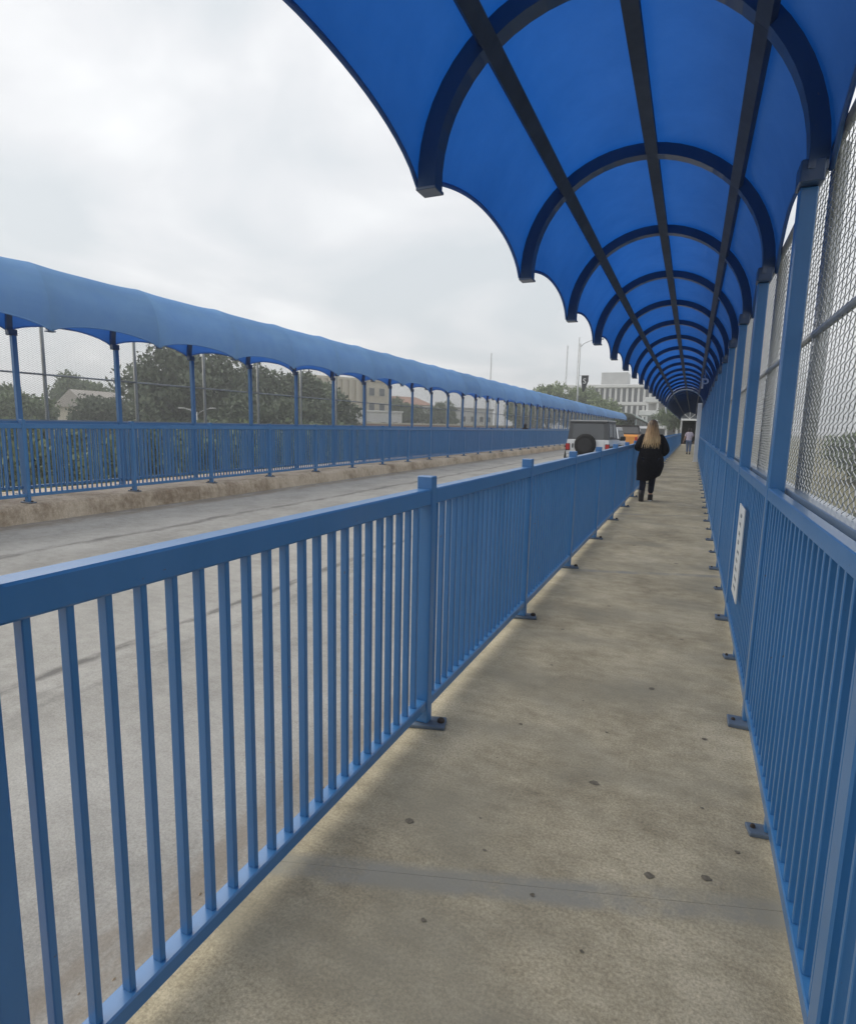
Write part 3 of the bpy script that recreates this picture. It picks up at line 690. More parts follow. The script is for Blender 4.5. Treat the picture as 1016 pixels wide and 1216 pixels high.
for i, (x, y, tp, k, lb) in enumerate([(-31, 118, 9.2, 5, 'pale green tree left of the street lamp above the far canopy'), (-25.5, 112, 10.2, 5, 'pale green tree directly left of the lamp post above the far canopy'),
        (-20.5, 116, 9.8, 5, 'pale green tree behind the lamp post above the far canopy'), (-15.5, 112, 7.6, 5, 'low tree right of the lamp post in front of the office building'),
        (-12.5, 128, 4.9, 4, 'small tree above the curved grey roof'), (-2.6, 96, 5.3, 3, 'green tree at the end of the near railing by the dark passage')]):
    tree(k, x, y, tp, 1.0 if k in (1, 2, 5) else .8, lb, group='trees at the far end of the bridge', rz=i * 1.3)
for i, (x, y, tp, k) in enumerate([(50, 88, 2.6, 1), (33, 92, 2.9, 2), (84, 90, 2.6, 0), (22, 96, 3.2, 1), (66, 86, 2.2, 0), (42, 98, 3.4, 2)]):
    tree(k, x, y, tp, 1.0, 'bank tree seen through the right wire mesh, number %s from the left' % ('four', 'two', 'six', 'one', 'five', 'three')[i], group='trees beyond the right mesh', rz=i)

# ------------------------------------------------------------------ buildings
def windows(root, pts, w, h, y, axis='y', depth=.12):
    for (x, z) in pts:
        m = MB()
        m.box(-w / 2, w / 2, -depth, -.01, -h / 2, h / 2); wn_ = m.build('window', M['bgrey'], root, (x, y, z))
        m = MB(); m.box(-w / 2 + .1, w / 2 - .1, -depth - .03, -depth - .002, -h / 2 + .1, h / 2 - .1); m.build('pane', M['bglass'], wn_)
# office block at the far end
ob = empty('office_building', (0, 178, -1), 0, 'white office block with flat roof and rows of fins at the far end', 'building')
m = MB(); m.box(-34, 6, .4, 18, 0, 14.4); m.build('wall', M['bwhite'], ob)
m = MB(); m.cbox(-37, 8, -1.4, 19, 14.4, 15.3, c=.1); rf = m.build('roof_slab', M['bwhite'], ob)
m = MB(); m.cbox(-26, -18.5, 4, 12, 15.3, 19.2, c=.1); m.build('penthouse', M['bgrey'], rf)
m = MB(); m.cbox(-35, 8, -1.0, .4, 9.5, 10.4, c=.08); m.build('floor_band', M['bwhite'], ob)
m = MB(); m.cbox(-35, 8, -1.0, .4, 4.6, 5.4, c=.08); m.build('floor_band', M['bwhite'], ob)
m = MB(); m.cbox(-.3, .3, -.85, .4, 0, 3.98, c=.05); fin = m.mesh('fin', M['bwhite'])
m = MB(); m.box(-.55, .55, .25, .395, 0, 3.9); pane = m.mesh('window', M['bglass'])
for i in range(26):
    for z in (5.45, 10.42):
        put('fin', fin, ob, (-33.4 + i * 1.55, 0, z)); put('window', pane, ob, (-33.4 + i * 1.55 + .775, 0, z))
# parking deck to the right of it
pk = empty('parking_deck', (0, 130, -1), 0, 'white open parking deck with dark bays at the end of the road', 'building')
for z, x0, x1 in ((8.3, -9.5, 2), (5.6, -10.5, 2), (2.9, -11.5, 2)):
    m = MB(); m.cbox(x0, x1, 0, 16, z, z + 1.0, c=.06); m.build('floor_slab', M['bwhite'], pk)
m = MB(); m.box(-9.4, 2, 6, 15, -.5, 8.3); m.build('core_wall', M['bgrey'], pk)
m = MB(); m.cbox(-.22, .22, .3, .75, 0, 8.3, c=.03); colm = m.mesh('column', M['bwhite'])
for i in range(6): put('column', colm, pk, (-9 + i * 2.0, 0, 0))
# cream building, white building and hall behind the far mesh
cb = empty('cream_building', (-62, 100, -3), R(60), 'cream building with vertical ribs seen through the far mesh', 'building')
m = MB(); m.box(-9, 9, 0, 12, 0, 13.0); m.build('wall', M['bcream'], cb)
m = MB(); m.cbox(-9.3, 9.3, -.3, 12.3, 13.0, 13.5, c=.05); m.build('parapet', M['bcream'], cb)
m = MB(); m.cbox(-.35, .35, -.5, -.002, 6, 12.98, c=.04); rb_ = m.mesh('pilaster', M['bcream'])
for i in range(8): put('pilaster', rb_, cb, (-7.6 + i * 1.5, 0, 0))
windows(cb, [(x, z) for z in (4.4, 8.0, 11) for x in (4.8, 7.2)], 1.3, 1.6, 0)
windows(cb, [(x, 4.2) for x in (-7, -4, -1, 2)], 1.5, 1.5, 0)
wb = empty('white_building', (-50, 88, -4), R(62), 'low white building with dark windows in front of the cream one', 'building')
m = MB(); m.box(-6, 6, 0, 8, 0, 7.6); m.build('wall', M['bwhite'], wb)
m = MB(); m.cbox(-6.2, 6.2, -.2, 8.2, 7.6, 7.9, c=.04); m.build('parapet', M['bwhite'], wb)
windows(wb, [(x, z) for z in (2.4, 5.4) for x in (-4, -1, 2, 4.5)], 1.1, 1.2, 0)
hb = empty('tiled_hall', (-62, 118, -3), R(62), 'pale hall with low red roof seen through the far mesh', 'building')
m = MB(); m.box(-11, 11, 0, 10, 0, 9.2); m.build('wall', M['bcream'], hb)
m = MB(); m.add([(-11.5, -.6, 9.2), (11.5, -.6, 9.2), (11.5, 10.6, 9.2), (-11.5, 10.6, 9.2), (-10, 5, 11.2), (10, 5, 11.2)], [(0, 1, 5, 4), (2, 3, 4, 5), (1, 2, 5), (3, 0, 4), (0, 3, 2, 1)]); m.build('roof', M['rred'], hb)
windows(hb, [(x, z) for z in (3.4, 7) for x in (-8.5, -5.5, -2.5, .5, 3.5, 6.5, 9)], 1.1, 1.8, 0)
w2 = empty('white_block', (-48, 128, -3), R(66), 'pale block with a few windows right of the hall behind the far mesh', 'building')
m = MB(); m.box(-9, 9, 0, 9, 0, 8.4); m.build('wall', M['bwhite'], w2)
m = MB(); m.cbox(-9.2, 9.2, -.2, 9.2, 8.4, 8.8, c=.04); m.build('parapet', M['bgrey'], w2)
windows(w2, [(x, z) for z in (3, 6.2) for x in (-7, -4, -1, 2, 5, 7.5)], 1.2, 1.3, 0)
w3 = empty('brick_wall', (-40, 103, -3), R(62), 'low reddish wall in front of the hall at railing height', 'wall')
m = MB(); m.cbox(-26, 26, 0, .4, 0, 4.6, c=.03); m.build('wall', M['rred'], w3); m = MB(); m.cbox(-26.1, 26.1, -.1, .5, 4.6, 4.85, c=.03); m.build('coping', M['bcream'], w3)
hs = empty('house', (-80, 61, -.6), R(100), 'pale house with grey gable roof among the trees at the far left', 'house'); hs.scale = (.62, .62, .72)
m = MB(); m.box(-6, 6, 0, 9, 0, 5.2); m.build('wall', M['bcream'], hs)
m = MB(); m.add([(-6.8, -.7, 5.1), (6.8, -.7, 5.1), (6.8, 9.7, 5.1), (-6.8, 9.7, 5.1), (-6.8, 4.5, 8.6), (6.8, 4.5, 8.6)], [(0, 1, 5, 4), (2, 3, 4, 5), (1, 2, 5), (3, 0, 4), (0, 3, 2, 1)])
m.add([(-4, -2.2, 4.9), (1.5, -2.2, 4.9), (-1.25, -2.2, 7.6), (-4, 4, 4.9), (1.5, 4, 4.9), (-1.25, 4, 7.6)], [(0, 1, 2), (3, 5, 4), (1, 4, 5, 2), (0, 2, 5, 3)]); m.build('roof', M['rgrey'], hs)
m = MB(); m.box(-3.6, 1.1, -1.8, -.01, 0, 4.9); m.build('porch_wall', M['bwhite'], hs)
windows(hs, [(3, 3.0), (4.8, 3.0)], 1.0, 1.3, 0)
# curved grey roof past the end of the far canopy
vr = empty('vaulted_shelter', (-9.6, 92, 0), 0, 'weathered grey-green vaulted roof sloping down past the end of the far canopy', 'shelter')
m = MB(); rg = []
for i in range(13):
    t = i / 12; y = t * 56; zc_ = 3.3 - 1.5 * t ** 1.4
    rg.append([(1.9 * math.cos(R(a)) , y, zc_ + .8 * math.sin(R(a))) for a in range(0, 181, 12)] + [(1.8 * math.cos(R(a)), y, zc_ + .74 * math.sin(R(a))) for a in range(180, -1, -12)])
m.loft(rg); m.build('roof', M['teal'], vr, smooth=True)
m = MB(); m.loft([[(1.7, y, -.2), (1.55, y, -.2), (1.55, y, z), (1.7, y, z)] for y, z in ((0.2, 3.2), (20, 2.8), (38, 2.3), (55.5, 1.75))]); m.build('side_wall', M['black_plastic'], vr)
for i in range(6):
    m = MB(); m.cbox(-.08, .08, -.08, .08, -.2, 3.0 - .2 * i, c=.01); m.build('post', M['teal'], vr, (1.82, .3 + i * 9, 0))
# end passage of the near walkway
kp = empty('passage_gate', (-.44, 75.5, 0), 0, 'grey gate with arched glass fanlight over a dark passage at the walkway end', 'gate')
for sx_ in (-1, 1):
    m = MB(); m.cbox(sx_ * .84 - .1, sx_ * .84 + .1, -.1, .1, 0, 2.75, c=.02); m.build('pillar', M['bgrey'], kp)
m = MB(); m.cbox(-1.0, 1.0, -.14, .14, 2.75, 2.98, c=.02); m.build('lintel', M['white_paint'], kp)
m = MB(); m.loft([[(r_ * math.cos(R(a)), yy_, 2.99 + r_ * math.sin(R(a)) * .9) for r_, yy_ in ((.86, -.08), (.98, -.08), (.98, .08), (.86, .08))] for a in range(0, 181, 10)]); m.build('arch_rim', M['white_paint'], kp)
m = MB(); m.add([(0, 0, 2.985)] + [(.86 * math.cos(R(a)), 0, 2.985 + .77 * math.sin(R(a))) for a in range(0, 181, 10)], [(0, i, i + 1) for i in range(1, 19)]); fl = m.build('fanlight', M['bglass'], kp)
for a in (45, 90, 135):
    m = MB(); m.tube([(0, -.03, 2.985), (.85 * math.cos(R(a)), -.03, 2.985 + .76 * math.sin(R(a)))], .03, 6); m.build('mullion', M['white_paint'], kp)
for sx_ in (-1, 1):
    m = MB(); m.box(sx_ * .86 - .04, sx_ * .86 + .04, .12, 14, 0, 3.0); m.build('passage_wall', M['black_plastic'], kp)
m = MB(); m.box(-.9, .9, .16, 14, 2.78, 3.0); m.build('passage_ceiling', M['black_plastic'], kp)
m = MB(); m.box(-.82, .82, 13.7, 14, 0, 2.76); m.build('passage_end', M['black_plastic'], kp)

# street lamp with banner, masts, small lamps
def lamp(loc, h, arm, label, group=None, banner=False):
    o = empty('street_lamp', loc, 0, label, 'street lamp', group)
    m = MB(); m.tube([(0, 0, 0), (0, 0, h * .5), (0, 0, h)], [.11, .085, .055], 10); m.build('pole', M['galv'], o, smooth=True)
    for s_ in arm:
        m = MB(); m.tube([(0, 0, h - .35), (s_ * .35, 0, h - .02), (s_ * .9, 0, h + .22), (s_ * 1.7, 0, h + .36)], .035, 8); m.build('arm', M['galv'], o, smooth=True)
        m = MB(); m.cbox(*sorted((s_ * 1.6, s_ * 2.25)), -.13, .13, h + .30, h + .42, c=.03); m.build('lamp_head', M['bgrey'], o)
    if banner:
        b_ = MB(); b_.add([(.3, -.01, h - 3.15), (1.0, -.01, h - 3.15), (1.0, -.01, h - 3.7), (.62, -.01, h - 4.75), (.45, -.01, h - 4.75), (.3, -.01, h - 3.7)] + [(.3, .01, h - 3.15), (1.0, .01, h - 3.15), (1.0, .01, h - 3.7), (.62, .01, h - 4.75), (.45, .01, h - 4.75), (.3, .01, h - 3.7)],
             [(0, 1, 2, 3, 4, 5), (11, 10, 9, 8, 7, 6)] + [(i, (i + 1) % 6, (i + 1) % 6 + 6, i + 6) for i in range(6)])
        bo = b_.build('banner', M['black_plastic'], o)
        put('emblem', text_mesh('S', .75, .008, M['white_paint'], 'emblem'), bo, (.62, -.025, h - 3.72), (R(90), 0, 0))
        m = MB(); m.tube([(0, 0, h - 3.13), (1.05, 0, h - 3.13)], .025, 6); m.build('banner_bar', M['galv'], o)
    return o
lamp((-10.95, 61, -.3), 10.3, (1,), 'tall street lamp with one arm and a dark banner above the far canopy', banner=True)
lamp((-42, 41, -3), 5.3, (-1, 1), 'small double armed lamp in front of the dark trees behind the far mesh')
def mast(x, y, z0, z1, label):
    o = empty('radio_mast', (x, y, z0), 0, label, 'mast', 'radio masts on the horizon')
    h = z1 - z0
    for i in range(3):
        a = i * 2.094; m = MB(); m.tube([(.45 * math.cos(a), .45 * math.sin(a), 0), (.2 * math.cos(a), .2 * math.sin(a), h)], .07, 4); m.build('leg', M['bgrey'], o)
    m = MB(); n = 18
    for j in range(n):
        z = h * j / n; r_ = .45 - .25 * j / n
        for i in range(3): m.tube([(r_ * math.cos(i * 2.094), r_ * math.sin(i * 2.094), z), (r_ * math.cos((i + 1) * 2.094), r_ * math.sin((i + 1) * 2.094), z + h / n)], .04, 3, cap=False)
    m.build('bracing', M['bgrey'], o)
mast(-50, 250, -1, 35.6, 'thin radio mast left of the street lamp, darker of the pair')
mast(-46.3, 255, -1, 39.5, 'taller faint radio mast just left of the street lamp')
mast(-83, 250, -1, 33.5, 'thin radio mast standing alone above the middle of the far canopy')
mast(-66, 55, -3, 6.8, 'thin pole mast rising behind the far mesh left of the tall trees')

# ------------------------------------------------------------------ vehicles
def wheel(parent, x, y, z, r, w):
    m = MB(); prof = [(r * .62, -w / 2), (r * .93, -w / 2), (r, -w * .32), (r, w * .32), (r * .93, w / 2), (r * .62, w / 2)]
    m.loft([[(t, rr * math.cos(a), rr * math.sin(a)) for rr, t in prof] for a in [2 * math.pi * i / 20 for i in range(21)]], cap=False)
    t_ = m.build('wheel', M['tyre'], parent, (x, y, z), smooth=True)
    m = MB(); m.tube([(-w * .3, 0, 0), (w * .3, 0, 0)], r * .63, 14)
    for i in range(5):
        a = i * 1.2566; m.box(-w * .42, w * .42, r * .3 * math.cos(a) - .03, r * .3 * math.cos(a) + .03, r * .3 * math.sin(a) - .03, r * .3 * math.sin(a) + .03)
    m.build('rim', M['rim'], t_)
def offroader(loc):
    o = empty('offroad_car', loc, R(-1.0), 'white boxy off-road car with black spare wheel on its back door', 'car', 'vehicles queuing on the road')
    m = MB(); m.loft([[(-.80, y, z0), (.80, y, z0), (.80, y, .95), (.77, y, 1.17), (-.77, y, 1.17), (-.80, y, .95)] for y, z0 in ((.0, .52), (.06, .50), (2.9, .45), (3.0, .5))])
    m.loft([[(-.70, y, .5), (.70, y, .5), (.72, y, z), (.62, y, z + .09), (-.62, y, z + .09), (-.72, y, z)] for y, z in ((2.95, 1.06), (3.9, 1.0), (3.96, .95))]); m.build('body', M['white_car'], o)
    m = MB(); m.loft([[(-.77 + i_, y0_, 1.172), (.77 - i_, y0_, 1.172), (.70 - i_, y1_, 1.80), (-.70 + i_, y1_, 1.80)] for i_, y0_, y1_ in ((0, .02, .10), (0, 2.5, 2.1))]); m.build('hard_top', M['top_dark'], o)
    m = MB(); m.cbox(-.72, .72, .04, 2.25, 1.80, 1.88, c=.03); m.build('roof', M['roof_grey'], o)
    m = MB(); m.loft([[(-.60, .028, 1.20), (.60, .028, 1.20), (.60, .020, 1.20), (-.60, .020, 1.20)], [(-.56, .092, 1.74), (.56, .092, 1.74), (.56, .084, 1.74), (-.56, .084, 1.74)]]); m.build('rear_window', M['glass_dark'], o)
    for s_ in (-1, 1):
        for y0_, y1_ in ((.3, 1.15), (1.3, 2.05)):
            m = MB(); m.loft([[(s_ * .772, y0_, 1.22), (s_ * .772, y1_, 1.22), (s_ * .755, y1_, 1.22)], [(s_ * .712, y0_ + .04, 1.74), (s_ * .712, y1_ - .04, 1.74), (s_ * .69, y1_ - .04, 1.74)]]); m.build('side_window', M['glass_dark'], o)
        m = MB(); m.cbox(s_ * .74 - .07, s_ * .74 + .07, -.05, .03, .78, 1.0, c=.012); tl = m.build('tail_light', M['red_lens'], o)
        m = MB(); m.cbox(s_ * .74 - .085, s_ * .74 + .085, -.02, .028, .76, 1.02, c=.01); m.build('tail_light_frame', M['black_plastic'], o)
        m = MB(); m.cbox(*sorted((s_ * .92, s_ * .76)), .15, .95, .86, .94, c=.03); m.cbox(*sorted((s_ * .92, s_ * .76)), 2.75, 3.7, .86, .94, c=.03); m.build('fender_flare', M['black_plastic'], o)
        wheel(o, s_ * .79, .55, .40, .40, .25); wheel(o, s_ * .79, 3.2, .40, .40, .25)
        m = MB(); m.cbox(s_ * 1.0 - .1, s_ * 1.0 + .1, 2.28, 2.4, 1.12, 1.3, c=.03); m.cbox(s_ * .86 - .1, s_ * .86 + .1, 2.32, 2.36, 1.16, 1.2, c=.01); m.build('side_mirror', M['black_plastic'], o)
    m = MB(); m.cbox(-.82, .82, -.16, .02, .46, .64, c=.03); m.build('bumper', M['black_plastic'], o)
    m = MB(); m.cbox(-.62, .62, -.025, .004, .66, 1.165, c=.01); tg = m.build('back_door', M['white_car'], o)
    m = MB(); m.cbox(-.58, -.53, -.05, -.024, .86, 1.02, c=.008); m.build('handle', M['black_plastic'], tg)
    m = MB(); m.cbox(-.75, -.45, -.18, -.165, .52, .63, c=.004); m.build('licence_plate', M['chrome'], o)
    sw = MB(); r = .40
    sw.loft([[(-.06 + rr * math.cos(a), t, .98 + rr * math.sin(a)) for rr, t in ((.02, -.30), (r * .75, -.31), (r * .95, -.28), (r, -.22), (r, -.10), (r * .9, -.04), (.02, -.03))] for a in [2 * math.pi * i / 28 for i in range(29)]], cap=False)
    sp_ = sw.build('spare_wheel', M['tyre'], o, smooth=True)
    m = MB(); m.tube([(-.06, -.315, .98), (-.06, -.30, .98)], .26, 20); m.build('spare_cover', M['black_plastic'], sp_)
    m = MB(); m.tube([(.1, .03, 1.3), (-.2, .005, 1.34)], .012, 6); m.build('wiper', M['black_plastic'], o)
    return o
offroader((-3.80, 24.0, -.15)).scale = (1.05, 1.05, 1.09)

def wagon(loc, label, paint, L=4.4, W=1.8, H=1.75, pickup=False, name='car', rz=0):
    o = empty(name, loc, rz, label, 'car' if not pickup else 'truck', 'vehicles queuing on the road')
    hw = W / 2; belt = H * (.58 if not pickup else .70)
    m = MB(); m.loft([[(-hw * i, y, z0), (hw * i, y, z0), (hw * i, y, belt * .75), (hw * .95 * i, y, z1), (-hw * .95 * i, y, z1), (-hw * i, y, belt * .75)] for y, z0, z1, i in ((0, .42, belt * .92, .95), (.08, .32, belt, 1), (L * .68, .30, belt, 1), (L * .92, .32, belt * .86, .97), (L, .42, belt * .74, .9))]); m.build('body', paint, o)
    y0_ = .12 if not pickup else L * .42
    m = MB(); m.loft([[(-hw * .92, y0_, belt + .002), (hw * .92, y0_, belt + .002), (hw * .92, L * .70, belt + .002), (-hw * .92, L * .70, belt + .002)], [(-hw * .76, y0_ + .22, H - .05), (hw * .76, y0_ + .22, H - .05), (hw * .76, L * .56, H - .05), (-hw * .76, L * .56, H - .05)]]); cab = m.build('cabin', paint if not pickup else M['black_plastic'], o)
    m = MB(); m.cbox(-hw * .76, hw * .76, y0_ + .2, L * .57, H - .05, H, c=.02); m.build('roof', paint if not pickup else M['black_plastic'], o)
    def lerp(a, b_, t): return a + (b_ - a) * t
    def pane_(x0, x1, y_a, y_b, nm):
        m = MB(); q = []
        for t in (.12, .86):
            q.append((t, belt + (H - .05 - belt) * t))
        (ta, za_), (tb, zb_) = q
        m.add([(lerp(x0[0], x1[0], ta), lerp(y_a[0], y_b[0], ta), za_), (lerp(x0[1], x1[1], ta), lerp(y_a[1], y_b[1], ta), za_), (lerp(x0[1], x1[1], tb), lerp(y_a[1], y_b[1], tb), zb_), (lerp(x0[0], x1[0], tb), lerp(y_a[0], y_b[0], tb), zb_)], [(0, 1, 2, 3)])
        m.build(nm, M['glass_dark'], cab)
    pane_((-hw * .84, hw * .84), (-hw * .70, hw * .70), (y0_ - .012, y0_ - .012), (y0_ + .208, y0_ + .208), 'rear_window')
    for s_ in (-1, 1):
        pane_((s_ * hw * .93, s_ * hw * .93), (s_ * hw * .77, s_ * hw * .77), (y0_ + .2, L * .66), (y0_ + .36, L * .54), 'side_window')
        m = MB(); m.cbox(s_ * hw * .86 - .07, s_ * hw * .86 + .07, -.03, .06, belt * .62, belt * .9, c=.015); m.build('tail_light', M['red_lens'], o)
        wheel(o, s_ * (hw - .12), L * .18, .34, .34, .22); wheel(o, s_ * (hw - .12), L * .8, .34, .34, .22)
    m = MB(); m.cbox(-hw * .95, hw * .95, -.1, .05, .36, .56, c=.03); m.build('bumper', M['black_plastic'] if not pickup else M['chrome'], o)
    m = MB(); m.cbox(-.25, .25, -.02, .0, belt * .55, belt * .55 + .13, c=.004); m.build('licence_plate', M['chrome'], o)
    return o
wagon((-3.15, 46, ZROAD), 'white car ahead of the orange pickup, beside the walking woman', M['white_car'], 4.6, 1.85, 2.0)
wagon((-3.98, 38.5, -.15), 'orange pickup truck between the off-road car and the white car', M['orange_car'], 5.2, 1.9, 2.0, True, 'pickup_truck')
wagon((-4.15, 30.6, -.15), 'white van mostly hidden in front of the off-road car', M['white_car'], 4.6, 1.8, 1.8, name='van')
wagon((-4.2, 62, ZROAD), 'pale car at the head of the queue near the parking deck', M['white_car'], 4.5, 1.8, 1.6)

# ------------------------------------------------------------------ people
def skin_mesh(name, verts, edges, material, sub=2):
    me = bpy.data.meshes.new(name); me.from_pydata([v[:3] for v in verts], edges, [])
    o = bpy.data.objects.new('tmp', me); COL.objects.link(o)
    md = o.modifiers.new('skin', 'SKIN'); md.use_smooth_shade = True
    if not me.skin_vertices: me.skin_vertices.new()
    for i, v in enumerate(verts):
        me.skin_vertices[0].data[i].radius = (v[3], v[4] if len(v) > 4 else v[3])
    me.skin_vertices[0].data[0].use_root = True
    sb = o.modifiers.new('sub', 'SUBSURF'); sb.levels = sub; sb.render_levels = sub
    dg = bpy.context.evaluated_depsgraph_get(); dg.update()
    r = bpy.data.meshes.new_from_object(o.evaluated_get(dg)); r.name = name
    r.materials.clear(); r.materials.append(material)
    r.polygons.foreach_set('use_smooth', [True] * len(r.polygons))
    bpy.data.objects.remove(o); return r
def chain(*n): return [(n[i], n[i + 1]) for i in range(len(n) - 1)]
def ring(cx, cy, z, rx, ry, n=20, wob=0, seed=0, ph=0):
    rnd = random.Random(seed); return [(cx + rx * (1 + wob * rnd.uniform(-1, 1)) * math.cos(2 * math.pi * i / n + ph), cy + ry * (1 + wob * rnd.uniform(-1, 1)) * math.sin(2 * math.pi * i / n + ph), z) for i in range(n)]

def hand_chains(V, E, wrist, palm, dirv, side_, s=1.0):
    "five finger chains rooted in the palm vertex index"
    p = Vector(V[palm][:3]); d = Vector(dirv).normalized(); lat = d.cross(Vector((0, 1, 0)));
    if lat.length < .1: lat = Vector((1, 0, 0))
    lat.normalize()
    for k, (o, ln) in enumerate(((-.030, .06), (-.010, .075), (.010, .078), (.028, .068))):
        a = p + lat * o * s + d * .045 * s; b_ = a + d * ln * .5 * s; c = b_ + (d * .8 + Vector((0, .35, 0))).normalized() * ln * .5 * s
        i = len(V); V += [(*a, .009 * s), (*b_, .0085 * s), (*c, .007 * s)]; E += [(palm, i), (i, i + 1), (i + 1, i + 2)]
    a = p + Vector((0, .035, 0)) * s; b_ = a + (d * .7 + Vector((0, .7, 0))).normalized() * .04 * s
    i = len(V); V += [(*a, .011 * s), (*b_, .009 * s)]; E += [(palm, i), (i, i + 1)]

def person_body(legL, legR, armL, armR, s=1.0, head_turn=0.0, bulk=1.0):
    "legs/arms: lists of points (hip/knee/ankle/toe) and (shoulder/elbow/wrist/palm)"
    V = [(0, 0, .95, .14 * bulk, .11 * bulk), (0, 0, 1.10, .125 * bulk, .095 * bulk), (0, .0, 1.28, .145 * bulk, .10 * bulk), (0, 0, 1.41, .10 * bulk, .075 * bulk), (0, .01, 1.49, .05, .05), (0, .02, 1.56, .065, .075), (0, .02, 1.63, .074, .088), (0, .01, 1.685, .05, .06)]
    E = chain(0, 1, 2, 3, 4, 5, 6, 7)
    for L_, sx_ in ((legL, -1), (legR, 1)):
        i = len(V); hip, knee, ank, toe = L_
        V += [(*hip, .085 * bulk), (*knee, .058 * bulk), (*ank, .038), (*toe, .035)]; E += [(0, i)] + chain(i, i + 1, i + 2, i + 3)
    for A, sx_ in ((armL, -1), (armR, 1)):
        i = len(V); sh, el, wr, pa = A
        V += [(*sh, .058 * bulk), (*el, .042 * bulk), (*wr, .026), (*pa, .032, .02)]; E += [(3, i)] + chain(i, i + 1, i + 2, i + 3)
        hand_chains(V, E, i + 2, i + 3, Vector(pa) - Vector(wr), sx_)
    i = len(V); V += [(0, .115, 1.60, .014)]; E += [(6, i)]                      # nose
    for sx_ in (-1, 1): V += [(sx_ * .085, .01, 1.605, .012, .02)]; E += [(6, len(V) - 1)]   # ears
    return V, E
def face_parts(root, body):
    for sx_ in (-1, 1):
        m = MB(); m.loft([ring(0, 0, z, math.sqrt(max(.0001, .012 ** 2 - z * z)), math.sqrt(max(.0001, .012 ** 2 - z * z)), 8) for z in (-.0118, -.006, 0, .006, .0118)]); m.build('eye', M['sole'], body, (sx_ * .032, .098, 1.625), smooth=True)
    m = MB(); m.cbox(-.025, .025, .098, .108, 1.556, 1.568, c=.003); m.build('mouth', M['red_lens'], body)

